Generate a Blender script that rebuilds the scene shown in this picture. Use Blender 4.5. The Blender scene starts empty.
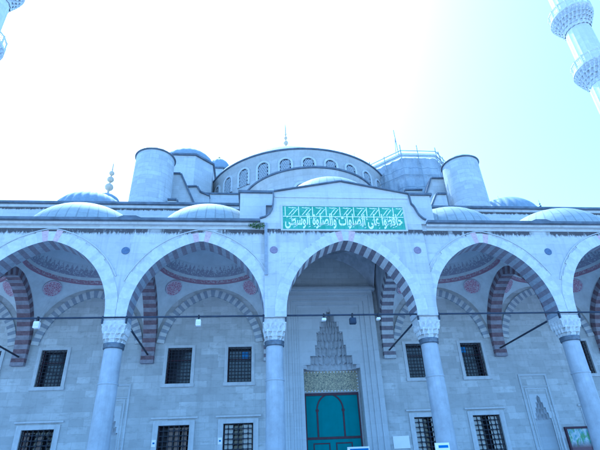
import bpy, math, random
from math import sin, cos, pi, sqrt, acos, atan2, radians as R
from mathutils import Vector, Matrix
random.seed(7)
S = bpy.context.scene
C = S.collection

# ------------------------------------------------------------------ camera
cam_data = bpy.data.cameras.new('camera'); cam = bpy.data.objects.new('camera', cam_data); C.objects.link(cam)
S.camera = cam
PITCH, YAW, ROLL = 0.49792, 0.10881, -0.04434
fw = Vector((sin(YAW)*cos(PITCH), cos(YAW)*cos(PITCH), sin(PITCH)))
rt = Vector((cos(YAW), -sin(YAW), 0)); up = rt.cross(fw)
r2 = cos(ROLL)*rt + sin(ROLL)*up; u2 = -sin(ROLL)*rt + cos(ROLL)*up
M = Matrix((r2, u2, -fw)).transposed().to_4x4(); M.translation = Vector((-4.13, -18.70, 1.65))
cam.matrix_world = M
cam_data.sensor_fit = 'HORIZONTAL'; cam_data.sensor_width = 36; cam_data.lens = 36*455.85/600
cam_data.clip_start = 0.1; cam_data.clip_end = 3000

# ------------------------------------------------------------------ light
SUN_EL, SUN_AZ = 59.0, -27.0          # azimuth clockwise from +Y
W = bpy.data.worlds.new("World"); S.world = W; W.use_nodes = True
nt = W.node_tree; sky = nt.nodes.new('ShaderNodeTexSky'); sky.sky_type = 'NISHITA'; sky.sun_disc = False
sky.sun_elevation = R(SUN_EL); sky.sun_rotation = R(SUN_AZ); sky.air_density = 1.0; sky.dust_density = 1.8; sky.ozone_density = 4.0
bg = nt.nodes['Background']; nt.links.new(sky.outputs[0], bg.inputs[0]); bg.inputs[1].default_value = 0.15
sl = bpy.data.lights.new('sun', 'SUN'); sl.energy = 2.0; sl.angle = R(0.5); sl.color = (1.0, 0.985, 0.965)
so = bpy.data.objects.new('sun', sl); C.objects.link(so)
sd = Vector((sin(R(SUN_AZ))*cos(R(SUN_EL)), cos(R(SUN_AZ))*cos(R(SUN_EL)), sin(R(SUN_EL))))
so.rotation_euler = sd.to_track_quat('Z', 'Y').to_euler(); so.location = (-20, 30, 80)
S.view_settings.view_transform = 'Standard'; S.view_settings.look = 'None'
S.view_settings.gamma = 1; S.view_settings.use_curve_mapping = False
S.view_settings.exposure = 2.02
S.view_settings.use_white_balance = True       # the photograph was balanced cold
S.view_settings.white_balance_temperature = 4800
S.view_settings.white_balance_tint = -6
S.render.engine = 'CYCLES'
S.cycles.max_bounces = 8; S.cycles.diffuse_bounces = 4

# ------------------------------------------------------------------ materials
class NT:
    def __init__(s, name):
        s.m = bpy.data.materials.new(name); s.m.use_nodes = True; s.t = s.m.node_tree
        s.b = s.t.nodes['Principled BSDF']; s.b.inputs['Specular IOR Level'].default_value = 0.3
    def n(s, typ, **kw):
        o = s.t.nodes.new(typ)
        for k, v in kw.items(): setattr(o, k, v)
        return o
    def l(s, a, b): s.t.links.new(a, b)
    def val(s, sock, v):
        if hasattr(v, 'default_value') or hasattr(v, 'links'): s.l(v, sock)
        else: sock.default_value = v
    def math(s, op, a, b=0.0, c=0.0, clamp=False):
        o = s.n('ShaderNodeMath', operation=op, use_clamp=clamp)
        s.val(o.inputs[0], a); s.val(o.inputs[1], b)
        if len(o.inputs) > 2: s.val(o.inputs[2], c)
        return o.outputs[0]
    def mix(s, f, a, b, mode='MIX'):
        o = s.n('ShaderNodeMix', data_type='RGBA', blend_type=mode)
        s.val(o.inputs[0], f)
        for sock, v in ((o.inputs[6], a), (o.inputs[7], b)):
            if isinstance(v, tuple): sock.default_value = (*v[:3], 1)
            else: s.l(v, sock)
        return o.outputs[2]
    def ramp(s, f, p0, p1, v0=0.0, v1=1.0):
        o = s.n('ShaderNodeMapRange', clamp=True); s.val(o.inputs[0], f)
        o.inputs[1].default_value = p0; o.inputs[2].default_value = p1
        o.inputs[3].default_value = v0; o.inputs[4].default_value = v1
        return o.outputs[0]
    def noise(s, vec, scale, detail=4, rough=0.6, sx=1, sy=1, sz=1):
        mp = s.n('ShaderNodeMapping'); mp.inputs['Scale'].default_value = (sx, sy, sz)
        s.l(vec, mp.inputs[0]); o = s.n('ShaderNodeTexNoise'); o.inputs['Scale'].default_value = scale
        o.inputs['Detail'].default_value = detail; o.inputs['Roughness'].default_value = rough
        s.l(mp.outputs[0], o.inputs['Vector']); return o.outputs[0]
    def obj(s): return s.n('ShaderNodeTexCoord').outputs['Object']
    def sep(s, v): o = s.n('ShaderNodeSeparateXYZ'); s.l(v, o.inputs[0]); return o.outputs
    def comb(s, x, y, z=0.0):
        o = s.n('ShaderNodeCombineXYZ'); s.val(o.inputs[0], x); s.val(o.inputs[1], y); s.val(o.inputs[2], z); return o.outputs[0]
    def bump(s, h, strength=0.3, dist=0.02):
        o = s.n('ShaderNodeBump'); o.inputs['Strength'].default_value = strength; o.inputs['Distance'].default_value = dist
        s.l(h, o.inputs['Height']); s.l(o.outputs[0], s.b.inputs['Normal'])
    def out(s, col, rough=0.8):
        if isinstance(col, tuple): s.b.inputs['Base Color'].default_value = (*col[:3], 1)
        else: s.l(col, s.b.inputs['Base Color'])
        s.val(s.b.inputs['Roughness'], rough)
        return s.m

def masonry(name, col, course=0.42, width=0.95, joint=0.012, tone=0.18, jointdark=0.55, stain=0.3,
            streak=0.0, around=None, drip=None, warm=0.0, coltint=None):
    t = NT(name); oc = t.obj(); x, y, z = t.sep(oc)
    if around is not None:                       # cylinder of that radius
        u = t.math('MULTIPLY', t.math('ARCTAN2', y, x), around)
    else:
        g = t.n('ShaderNodeNewGeometry'); nx, ny, nz = t.sep(g.outputs['True Normal'])
        side = t.math('GREATER_THAN', t.math('ABSOLUTE', nx), 0.75)
        u = t.math('ADD', t.math('MULTIPLY', x, t.math('SUBTRACT', 1.0, side)), t.math('MULTIPLY', y, side))
    v = t.comb(u, z, 0.0)
    br = t.n('ShaderNodeTexBrick'); t.l(v, br.inputs['Vector'])
    br.inputs['Scale'].default_value = 1; br.inputs['Brick Width'].default_value = width; br.inputs['Row Height'].default_value = course
    br.inputs['Mortar Size'].default_value = joint; br.inputs['Mortar Smooth'].default_value = 0.4; br.inputs['Bias'].default_value = 0
    br.offset = 0.43; br.offset_frequency = 2; br.squash = 0.72; br.squash_frequency = 3
    a = tuple(c*(1-tone) for c in col); b = tuple(min(1, c*(1+tone)) for c in col)
    if coltint: b = coltint
    br.inputs['Color1'].default_value = (*a, 1); br.inputs['Color2'].default_value = (*b, 1)
    br.inputs['Mortar'].default_value = (*[c*jointdark for c in col], 1)
    n1 = t.noise(oc, 0.55, 6, 0.62); n2 = t.noise(oc, 7.0, 5, 0.7); n3 = t.noise(oc, 2.2, 5, 0.65, 1, 1, 2.2)
    c = t.mix(t.ramp(n1, 0.35, 0.72, 0, stain), br.outputs[0], tuple(k*0.62 for k in col))
    c = t.mix(t.ramp(n3, 0.52, 0.75, 0, stain*1.2), c, tuple(k*0.55 for k in col))
    c = t.mix(t.ramp(n2, 0.3, 0.7, 0.25, 0.0), c, tuple(k*0.7 for k in col))
    if streak:
        st = t.noise(oc, 1.0, 5, 0.65, 3.2, 3.2, 0.16)
        c = t.mix(t.ramp(st, 0.52, 0.74, 0, streak), c, tuple(k*0.45 for k in col))
    if drip:                                     # black lichen hanging below a moulding at that height
        for (z0, z1, gate) in drip:
            dn = t.noise(oc, 1.0, 5, 0.75, 7.5, 7.5, 2.2); dg = t.noise(oc, 1.0, 2, 0.5, gate, gate, 0.05)
            band = t.math('MULTIPLY', t.ramp(z, z0, z0+(z1-z0)*0.7), t.math('LESS_THAN', z, z1))
            k = t.math('MULTIPLY', t.ramp(t.math('ADD', t.math('MULTIPLY', dn, 0.75), t.math('MULTIPLY', band, 0.20)), 0.45, 0.57), band)
            k = t.math('MULTIPLY', k, t.ramp(dg, 0.33, 0.44))
            c = t.mix(t.math('MINIMUM', t.math('MULTIPLY', k, 1.5), 0.92), c, (0.045, 0.04, 0.05))
    t.bump(t.math('ADD', t.math('MULTIPLY', br.outputs['Fac'], -0.8), t.math('MULTIPLY', n2, 0.5)), 0.35, 0.02)
    return t.out(c, 0.82)

def simple(name, col, rough=0.7, var=0.25, scale=4.0, metallic=0.0, streak=0.0):
    t = NT(name); oc = t.obj()
    n = t.noise(oc, scale, 5, 0.65)
    c = t.mix(t.ramp(n, 0.3, 0.72, 0, 1), tuple(min(1, k*(1+var)) for k in col), tuple(k*(1-var) for k in col))
    if streak:
        st = t.noise(oc, 1.0, 4, 0.6, 4, 4, 0.2); c = t.mix(t.ramp(st, 0.5, 0.7, 0, streak), c, tuple(k*0.5 for k in col))
    t.b.inputs['Metallic'].default_value = metallic
    t.bump(n, 0.15, 0.01)
    return t.out(c, rough)

m_front = masonry('courtyard_marble', (0.55, 0.57, 0.59), 0.52, 1.5, 0.008, 0.10, 0.80, 0.55, 0.5, drip=[(11.20, 11.60, 0.75)])
m_block = masonry('upper_marble', (0.56, 0.58, 0.60), 0.55, 1.6, 0.008, 0.05, 0.8, 0.2, 0.2, drip=[(13.0, 13.32, 0.9)])
m_wall = masonry('ashlar_limestone', (0.51, 0.53, 0.55), 0.34, 0.95, 0.010, 0.20, 0.80, 0.75, 0.35)
m_hall = masonry('hall_limestone', (0.52, 0.545, 0.57), 0.36, 1.0, 0.010, 0.09, 0.8, 0.35, 0.25, drip=[(16.4, 16.62, 0.8)])
m_tower = masonry('tower_limestone', (0.50, 0.53, 0.56), 0.36, 0.9, 0.014, 0.14, 0.75, 0.5, 0.3, around=1.35)
m_drum = masonry('drum_limestone', (0.52, 0.545, 0.57), 0.4, 1.1, 0.010, 0.09, 0.8, 0.35, 0.3, around=8.7)
m_minaret = masonry('minaret_limestone', (0.60, 0.62, 0.64), 0.5, 0.8, 0.010, 0.06, 0.8, 0.2, 0.2, around=1.2)
m_shaft = simple('grey_marble_shaft', (0.36, 0.39, 0.44), 0.45, 0.2, 1.6, streak=0.35)
m_capital = simple('carved_marble', (0.52, 0.54, 0.56), 0.75, 0.22, 9.0)
m_trim = simple('trim_marble', (0.50, 0.52, 0.55), 0.75, 0.12, 3.0, streak=0.25)
m_portal = masonry('portal_marble', (0.50, 0.53, 0.57), 0.62, 2.2, 0.006, 0.06, 0.8, 0.22, 0.12)
m_muq = simple('portal_stalactites', (0.42, 0.44, 0.48), 0.8, 0.22, 5.0, streak=0.2)
m_bronze = simple('dark_bronze', (0.13, 0.155, 0.20), 0.5, 0.3, 6.0, 0.6)
m_iron = simple('black_iron', (0.025, 0.028, 0.04), 0.6, 0.3, 9.0, 0.3)
m_rod = simple('tie_rod_iron', (0.035, 0.045, 0.075), 0.55, 0.3, 3.0, 0.2)
m_edge = simple('dark_lead_edge', (0.11, 0.13, 0.17), 0.6, 0.35, 2.0)
m_pale_v = simple('pale_voussoir', (0.46, 0.48, 0.51), 0.8, 0.15, 6.0)
m_pale_f = simple('white_voussoir', (0.53, 0.55, 0.575), 0.8, 0.12, 6.0, streak=0.1)
m_pale_g = simple('off_white_voussoir', (0.48, 0.50, 0.535), 0.8, 0.14, 5.0, streak=0.15)
m_plum = simple('plum_voussoir', (0.17, 0.155, 0.19), 0.75, 0.25, 6.0)
m_plum2 = simple('faded_plum_voussoir', (0.19, 0.18, 0.225), 0.75, 0.2, 6.0)
m_redv = simple('painted_red_stripe', (0.15, 0.105, 0.125), 0.8, 0.35, 5.0)
m_greyv = simple('painted_grey_stripe', (0.27, 0.30, 0.36), 0.8, 0.2, 5.0)
m_dullv = simple('dull_mauve_stripe', (0.25, 0.24, 0.28), 0.8, 0.3, 3.0)
m_palestripe = simple('painted_pale_stripe', (0.50, 0.52, 0.54), 0.8, 0.15, 5.0)
m_pink = simple('pink_stone', (0.50, 0.38, 0.42), 0.8, 0.2, 8.0)
m_purple = simple('purple_stone', (0.22, 0.19, 0.27), 0.6, 0.2, 12.0)
m_slate = simple('slate_blue_stone', (0.10, 0.14, 0.24), 0.6, 0.25, 12.0)
m_plaster = simple('vault_plaster', (0.58, 0.62, 0.65), 0.9, 0.14, 1.4, streak=0.15)
m_plain = simple('blue_grey_plaster', (0.55, 0.60, 0.66), 0.9, 0.12, 1.0)
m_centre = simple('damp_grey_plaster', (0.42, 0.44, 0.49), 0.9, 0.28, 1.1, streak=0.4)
m_dark = simple('dark_interior', (0.012, 0.013, 0.018), 0.8, 0.2, 3.0)
m_white = simple('white_paint', (0.80, 0.80, 0.80), 0.5, 0.05, 3.0)
m_teal = simple('teal_painted_leather', (0.008, 0.17, 0.19), 0.5, 0.12, 1.5, streak=0.25)
m_maroon = simple('maroon_wood', (0.045, 0.018, 0.035), 0.5, 0.3, 6.0)
m_palegold = simple('pale_worn_gilding', (0.50, 0.45, 0.36), 0.5, 0.25, 8.0, 0.2)
m_pfloor = simple('portico_marble_floor', (0.64, 0.66, 0.68), 0.5, 0.1, 1.0)
m_floor = masonry('courtyard_paving', (0.52, 0.54, 0.57), 0.8, 0.8, 0.01, 0.08)

def lead_material(name, col, ribs=0, seam=0.14):
    t = NT(name); oc = t.obj(); x, y, z = t.sep(oc)
    n1 = t.noise(oc, 0.9, 6, 0.65); n2 = t.noise(oc, 6, 4, 0.6)
    c = t.mix(t.ramp(n1, 0.35, 0.7, 0, 0.6), col, tuple(k*0.72 for k in col))
    c = t.mix(t.ramp(n2, 0.45, 0.75, 0, 0.35), c, tuple(min(1, k*1.35) for k in col))
    if ribs:
        a = t.math('MULTIPLY', t.math('ARCTAN2', y, x), ribs/(2*pi))
        f = t.math('ABSOLUTE', t.math('SUBTRACT', t.math('FRACT', a), 0.5))
        k = t.math('GREATER_THAN', f, 0.5-seam*0.5)
        zz = t.math('FRACT', t.math('ADD', t.math('MULTIPLY', z, 1.1), t.math('MULTIPLY', t.math('FLOOR', a), 0.37)))
        k2 = t.math('GREATER_THAN', zz, 0.95)
        kk = t.math('MAXIMUM', k, t.math('MULTIPLY', k2, 0.6))
        c = t.mix(t.math('MULTIPLY', kk, 0.45), c, tuple(q*0.4 for q in col))
        t.bump(t.math('ADD', kk, t.math('MULTIPLY', n1, 0.4)), 0.5, 0.03)
    return t.out(c, 0.75)
m_lead = lead_material('weathered_lead', (0.33, 0.37, 0.40), 40)
m_leadbig = lead_material('weathered_lead_big_dome', (0.27, 0.33, 0.40), 90)
m_leadrib = lead_material('ribbed_lead', (0.24, 0.30, 0.38))
m_leadroof = lead_material('sheet_lead_roof', (0.16, 0.21, 0.29))

def band_material(name, base, ink, z0, z1, freq, kind):
    """painted ornament round a vault: repeats along the angle, height between z0 and z1"""
    t = NT(name); oc = t.obj(); x, y, z = t.sep(oc)
    a = t.math('MULTIPLY', t.math('ARCTAN2', y, x), freq/(2*pi))
    tri = t.math('ABSOLUTE', t.math('SUBTRACT', t.math('MULTIPLY', t.math('FRACT', a), 2.0), 1.0))
    h = t.ramp(z, z0, z1)
    ns = t.noise(oc, 11, 3, 0.7)
    if kind == 'lace':
        up_ = t.math('LESS_THAN', h, t.math('ADD', 0.42, t.math('MULTIPLY', t.math('POWER', tri, 1.1), 0.5)))
        k = t.math('MULTIPLY', up_, t.ramp(t.math('ADD', ns, t.math('MULTIPLY', h, -0.12)), 0.36, 0.46))
    else:
        k = t.ramp(ns, 0.42, 0.52)
        e = t.math('MAXIMUM', t.math('LESS_THAN', h, 0.16), t.math('GREATER_THAN', h, 0.86))
        k = t.math('MAXIMUM', k, e)
    c = t.mix(t.math('MULTIPLY', k, 0.85), base, ink)
    n1 = t.noise(oc, 1.5, 4, 0.6); c = t.mix(t.ramp(n1, 0.4, 0.7, 0, 0.3), c, tuple(q*0.6 for q in base))
    return t.out(c, 0.9)
PL = (0.36, 0.41, 0.45)

def medallion_material():
    t = NT('painted_medallion'); oc = t.obj(); x, y, z = t.sep(oc)
    r = t.math('SQRT', t.math('ADD', t.math('MULTIPLY', x, x), t.math('MULTIPLY', y, y)))
    v = t.n('ShaderNodeTexVoronoi'); v.feature = 'DISTANCE_TO_EDGE'; v.inputs['Scale'].default_value = 9
    t.l(oc, v.inputs['Vector'])
    k = t.ramp(v.outputs[0], 0.05, 0.12)
    a = t.math('MULTIPLY', t.math('ARCTAN2', y, x), 12/(2*pi))
    edge = t.math('GREATER_THAN', r, t.math('ADD', 0.40, t.math('MULTIPLY', t.math('ABSOLUTE', t.math('SUBTRACT', t.math('FRACT', a), 0.5)), 0.12)))
    c = t.mix(k, (0.55, 0.48, 0.54), (0.38, 0.19, 0.26)); c = t.mix(edge, c, (0.50, 0.46, 0.54))
    return t.out(c, 0.9)
m_med = medallion_material()

def gold_material():
    t = NT('gilded_inscription'); oc = t.obj(); x, y, z = t.sep(oc)
    n = t.n('ShaderNodeTexNoise'); n.inputs['Scale'].default_value = 13; n.inputs['Detail'].default_value = 1; n.inputs['Distortion'].default_value = 2.2
    t.l(oc, n.inputs['Vector'])
    k = t.ramp(t.math('ABSOLUTE', t.math('SUBTRACT', n.outputs[0], 0.5)), 0.055, 0.08)
    c = t.mix(k, (0.55, 0.50, 0.33), (0.07, 0.09, 0.10))
    return t.out(c, 0.45)
m_gold = gold_material()
m_goldplain = simple('old_gold', (0.42, 0.34, 0.16), 0.4, 0.25, 8.0, 0.5)
def tile_material():
    t = NT('turquoise_tile_panel'); oc = t.obj(); x, y, z = t.sep(oc)
    br = t.n('ShaderNodeTexBrick'); t.l(t.comb(x, z), br.inputs['Vector']); br.offset = 0
    br.inputs['Scale'].default_value = 1; br.inputs['Brick Width'].default_value = 0.31; br.inputs['Row Height'].default_value = 0.305
    br.inputs['Mortar Size'].default_value = 0.006; br.inputs['Bias'].default_value = 0
    br.inputs['Color1'].default_value = (0.09, 0.31, 0.20, 1); br.inputs['Color2'].default_value = (0.13, 0.38, 0.26, 1)
    br.inputs['Mortar'].default_value = (0.05, 0.2, 0.18, 1)
    n = t.noise(oc, 9, 4, 0.7); c = t.mix(t.ramp(n, 0.5, 0.72, 0, 0.35), br.outputs[0], (0.30, 0.50, 0.46))
    return t.out(c, 0.3)
m_tile = tile_material()
m_glaze = simple('white_glaze', (0.74, 0.80, 0.80), 0.3, 0.08, 6.0)
m_net = None
def net_material():
    t = NT('scaffold_sheeting'); oc = t.obj(); x, y, z = t.sep(oc)
    n = t.noise(oc, 0.9, 6, 0.7, 1, 1, 0.6); n2 = t.noise(oc, 5, 4, 0.7)
    c = t.mix(t.ramp(n, 0.35, 0.7), (0.40, 0.44, 0.49), (0.24, 0.28, 0.35))
    f = t.math('FRACT', t.math('MULTIPLY', z, 0.5)); c = t.mix(t.math('MULTIPLY', t.math('LESS_THAN', f, 0.03), 0.6), c, (0.12, 0.16, 0.22))
    t.bump(n, 0.7, 0.25)
    return t.out(c, 0.75)
m_net = net_material()
def glass_material():
    t = NT('window_glass'); oc = t.obj(); n = t.noise(oc, 2.5, 3, 0.6)
    c = t.mix(t.ramp(n, 0.4, 0.7), (0.012, 0.014, 0.022), (0.035, 0.035, 0.05))
    t.b.inputs['Specular IOR Level'].default_value = 0.5
    return t.out(c, 0.12)
m_glass = glass_material()
m_shutter = simple('white_inner_curtain', (0.62, 0.63, 0.62), 0.8, 0.15, 5.0)
m_wood = simple('brown_inner_shutter', (0.22, 0.17, 0.15), 0.7, 0.35, 3.0)
m_stained = simple('blue_stained_glass', (0.06, 0.22, 0.55), 0.2, 0.3, 14.0)
m_lattice = simple('plaster_lattice', (0.40, 0.43, 0.47), 0.85, 0.15, 5.0)
m_steel = simple('galvanised_tube', (0.30, 0.33, 0.37), 0.45, 0.2, 5.0, 0.6)
m_plank = simple('scaffold_plank', (0.16, 0.14, 0.13), 0.8, 0.3, 5.0)
m_moss = simple('green_leaves', (0.06, 0.12, 0.03), 0.8, 0.4, 9.0)
m_blueink = simple('blue_print', (0.03, 0.14, 0.42), 0.5, 0.1, 3.0)
m_screen = simple('black_housing', (0.02, 0.03, 0.06), 0.4, 0.2, 5.0)

# ------------------------------------------------------------------ mesh helpers
class MB:
    def __init__(s, origin=(0, 0, 0)):
        s.v = []; s.f = []; s.mi = []; s.sm = []; s.o = origin
    def V(s, x, y, z): s.v.append((x-s.o[0], y-s.o[1], z-s.o[2])); return len(s.v)-1
    def F(s, idx, mi=0, sm=False): s.f.append(tuple(idx)); s.mi.append(mi); s.sm.append(sm)
    def quad(s, a, b, c, d, mi=0, sm=False): s.F([s.V(*a), s.V(*b), s.V(*c), s.V(*d)], mi, sm)
    def box(s, x0, x1, y0, y1, z0, z1, mi=0):
        q = [s.V(x, y, z) for z in (z0, z1) for y in (y0, y1) for x in (x0, x1)]
        for f in ((0, 2, 3, 1), (4, 5, 7, 6), (0, 1, 5, 4), (2, 6, 7, 3), (0, 4, 6, 2), (1, 3, 7, 5)): s.F([q[i] for i in f], mi)
    def prism(s, poly, y0, y1, mi=0, mi_side=None):      # poly in (x, z), counter-clockwise seen from -y
        a = [s.V(x, y0, z) for x, z in poly]; b = [s.V(x, y1, z) for x, z in poly]; n = len(poly)
        s.F(a, mi); s.F(b[::-1], mi)
        for i in range(n):
            j = (i+1) % n; s.F([a[j], a[i], b[i], b[j]], mi if mi_side is None else mi_side)
    def prism_h(s, poly, z0, z1, mi=0):                  # poly in (x, y) ccw
        a = [s.V(x, y, z0) for x, y in poly]; b = [s.V(x, y, z1) for x, y in poly]; n = len(poly)
        s.F(a[::-1], mi); s.F(b, mi)
        for i in range(n): j = (i+1) % n; s.F([a[i], a[j], b[j], b[i]], mi)
    def lathe(s, prof, cx, cy, seg=48, mi=0, sm=True, a0=0.0, a1=2*pi, rib=0.0, nrib=0, caps=False):
        full = abs(a1-a0-2*pi) < 1e-6; n = seg if full else seg+1; rings = []
        for r, z in prof:
            ring = []
            for i in range(n):
                a = a0+(a1-a0)*i/seg; rr = r
                if nrib: rr = r*(1+rib*abs(sin(a*nrib/2)))
                ring.append(s.V(cx+rr*cos(a), cy+rr*sin(a), z))
            rings.append(ring)
        for k in range(len(rings)-1):
            for i in range(seg):
                j = (i+1) % n; m_ = mi[k] if isinstance(mi, (list, tuple)) else mi
                s.F([rings[k][i], rings[k][j], rings[k+1][j], rings[k+1][i]], m_, sm)
        if caps and full:
            s.F(rings[0][::-1], mi if isinstance(mi, int) else mi[0]); s.F(rings[-1], mi if isinstance(mi, int) else mi[-1])
    def tube(s, p, q, r, seg=8, mi=0, r1=None):
        p = Vector(p); q = Vector(q); d = (q-p).normalized(); r1 = r if r1 is None else r1
        u = d.orthogonal().normalized(); w = d.cross(u)
        A = [s.V(*(p+r*(cos(2*pi*i/seg)*u+sin(2*pi*i/seg)*w))) for i in range(seg)]
        B = [s.V(*(q+r1*(cos(2*pi*i/seg)*u+sin(2*pi*i/seg)*w))) for i in range(seg)]
        for i in range(seg): j = (i+1) % seg; s.F([A[i], A[j], B[j], B[i]], mi, seg > 6)
        s.F(A[::-1], mi); s.F(B, mi)
    def build(s, name, mats, parent=None, loc=None, bevel=0.0):
        me = bpy.data.meshes.new(name); me.from_pydata(s.v, [], s.f)
        for m in (mats if isinstance(mats, (list, tuple)) else [mats]): me.materials.append(m)
        me.polygons.foreach_set('material_index', s.mi); me.polygons.foreach_set('use_smooth', s.sm)
        me.validate(); me.update()
        o = bpy.data.objects.new(name, me); C.objects.link(o)
        o.location = loc if loc is not None else s.o
        if parent: o.parent = parent
        if bevel:
            b = o.modifiers.new('bevel', 'BEVEL'); b.width = bevel; b.segments = 1; b.limit_method = 'ANGLE'
        return o

def tag(o, label=None, cat=None, group=None, kind=None):
    for k, v in (('label', label), ('category', cat), ('group', group), ('kind', kind)):
        if v: o[k] = v
    return o
def empty(name, loc, label, cat, group=None):
    o = bpy.data.objects.new(name, None); C.objects.link(o); o.location = loc; o.empty_display_size = 0.3
    return tag(o, label, cat, group)
def rel(o, parent):
    """parent a part whose location is given in the world"""
    o.location = Vector(o.location)-abs_loc(parent); o.parent = parent; return o
def abs_loc(o):
    v = Vector(o.location)
    while o.parent: o = o.parent; v = v+Vector(o.location)
    return v
def P(mb, name, mats, parent, **k): return rel(mb.build(name, mats, None, **k), parent)
def copy_tree(src, parent, dx=(0, 0, 0)):
    c = src.copy(); C.objects.link(c); c.parent = parent; c.location = Vector(src.location)+Vector(dx)
    for ch in list(src.children): copy_tree(ch, c)
    return c

def pointed(hw, e, z0, zlow, n):
    """points (s, z) of a two-centred pointed arch from left foot to right foot, about n pieces, even arc length"""
    Rr = hw+e; am = acos(e/Rr); arc = Rr*am; leg = z0-zlow; tot = 2*(arc+leg); pts = []
    for i in range(n+1):
        t = tot*i/n; side = -1
        if t > tot/2: t = tot-t; side = 1
        if t <= leg: s_, z_ = hw, zlow+t
        else:
            a = (t-leg)/Rr; s_, z_ = -e+Rr*cos(a), z0+Rr*sin(a)
        pts.append((side*s_, z_))
    return pts
def offset(pts, d):
    out = []
    for i, (x, z) in enumerate(pts):
        a = Vector(pts[max(0, i-1)]); b = Vector(pts[min(len(pts)-1, i+1)]); t = (b-a).normalized()
        out.append((x-t.y*d, z+t.x*d))
    return out

def arch_wall(mb, cx, pts, xl, xr, ztop, y0, y1, mi=0, mapf=None):
    """solid wall above and beside an opening given by pts (offsets from cx)"""
    f = mapf or (lambda s, t, z: (s, t, z))
    P_ = [(cx+s, z) for s, z in pts]
    zl = P_[0][1]
    cols = [((xl, zl), P_[0])] + list(zip(P_[:-1], P_[1:])) + [(P_[-1], (xr, zl))]
    for (xa, za), (xb, zb) in cols:
        if xb-xa > 1e-5:
            mb.quad(f(xa, y0, za), f(xb, y0, zb), f(xb, y0, ztop), f(xa, y0, ztop), mi)
            mb.quad(f(xb, y1, zb), f(xa, y1, za), f(xa, y1, ztop), f(xb, y1, ztop), mi)
            mb.quad(f(xa, y0, ztop), f(xb, y0, ztop), f(xb, y1, ztop), f(xa, y1, ztop), mi)
        mb.quad(f(xb, y0, zb), f(xa, y0, za), f(xa, y1, za), f(xb, y1, zb), mi)
    mb.quad(f(xl, y1, zl), f(xl, y0, zl), f(xl, y0, ztop), f(xl, y1, ztop), mi)
    mb.quad(f(xr, y0, zl), f(xr, y1, zl), f(xr, y1, ztop), f(xr, y0, ztop), mi)

def voussoirs(mb, c, pts, w, t0, t1, mi_soffit, mi_face, mapf=None, lim=99, ragged=0.0):
    """arch of separate stones; pts even: one stone per piece"""
    f = mapf or (lambda s, t, z: (s, t, z)); out = [(max(-lim, min(lim, x_)), z_) for x_, z_ in offset(pts, w)]; n = len(pts)-1
    for i in range(n):
        a, b = pts[i], pts[i+1]; A, B = out[i], out[i+1]
        if ragged and 6 < i < n-7:
            g_ = 1+ragged*random.uniform(-1, 1)
            A, B = [(p_[0]+(P_[0]-p_[0])*g_, p_[1]+(P_[1]-p_[1])*g_) for p_, P_ in ((a, A), (b, B))]
        ms = mi_soffit(i, n); mf = mi_face(i, n); g = 0.004
        q = lambda p, t: f(c+p[0], t, p[1])
        mb.quad(q(a, t0), q(a, t1), q(b, t1), q(b, t0), ms)
        mb.quad(q(a, t0), q(b, t0), q(B, t0), q(A, t0), mf)
        mb.quad(q(b, t1), q(a, t1), q(A, t1), q(B, t1), mf)
        mb.quad(q(A, t0), q(B, t0), q(B, t1), q(A, t1), mf)

def stalactites(mb, plan, tiers, mi=0, inward=False, rec=0.25):
    """tiers: list of (z0, z1, k0, k1, ncell); plan(t, k) -> (x, y), t in 0..1; each tier hangs little pointed cells"""
    for z0, z1, k0, k1, n in tiers:
        zm = z0+(z1-z0)*0.55; ki = k0+(k0-k1)*rec
        for i in range(n):
            ta, tm, tb = i/n, (i+0.5)/n, (i+1)/n
            def pt(t, k, z): x, y = plan(t, k); return (x, y, z)
            ra0, rb0 = pt(ta, k0+(k1-k0)*0.35, z0), pt(tb, k0+(k1-k0)*0.35, z0)
            rah, rbh = pt(ta, k1, zm), pt(tb, k1, zm)
            m0, mh, m1 = pt(tm, k0, z0+0.02), pt(tm, ki, zm), pt(tm, k1, z1)
            ra1, rb1 = pt(ta, k1, z1), pt(tb, k1, z1)
            w = [(ra0, m0, mh, rah), (m0, rb0, rbh, mh), (rah, mh, m1, ra1), (mh, rbh, rb1, m1)]
            for qd in w:
                if inward: qd = qd[::-1]
                mb.quad(*qd, mi)

# ------------------------------------------------------------------ ground
g = MB(); g.quad((-900, -900, 0), (900, -900, 0), (900, 900, 0), (-900, 900, 0))
tag(g.build('courtyard_ground', m_floor), kind='structure')
g = MB((0, 3, 0)); g.box(-27, 27, -0.7, 6.68, 0.004, 0.35); g.box(-27, 27, -1.05, -0.7, 0.004, 0.18)
tag(g.build('portico_floor', m_pfloor), kind='structure')

CX = 6.585     # first side bay; bay pitch 6.5, centre bay 6.67
def bay(i): return 0.0 if i == 0 else (i/abs(i))*(CX+6.5*(abs(i)-1))
def colx(k): return (k/abs(k))*(3.335+6.5*(abs(k)-1))      # k = -4..4 without 0
YW = 6.7       # front plane of the prayer hall wall
BAYS = [-3, -2, -1, 0, 1, 2, 3]

# ------------------------------------------------------------------ portico
portico = empty('portico', (0, 0.45, 0), 'long pale marble portico with pointed arches on grey columns in front of the mosque wall', 'portico')
zc0 = 7.42
w = MB()
for i in BAYS:
    if i == 0: continue
    c = bay(i); hw = 2.83
    xl = colx(i if i < 0 else i) ; 
    a, b = (colx(i-1), colx(i)) if i < 0 else (colx(i), colx(i+1))
    a += 0.001; b -= 0.001
    if i == -1: b = -3.9
    if i == 1: a = 3.9
    pts = pointed(hw, 0.65, 7.6, zc0, 46)
    arch_wall(w, c, pts, a if i != 1 else c-hw-0.0, b if i != -1 else c+hw+0.0, 11.93, 0.0, 0.9)
    if i == 1: w.box(3.9, 3.9, 0, .9, 0, 0) if False else None
P(w, 'arcade_wall', m_front, portico)
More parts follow.
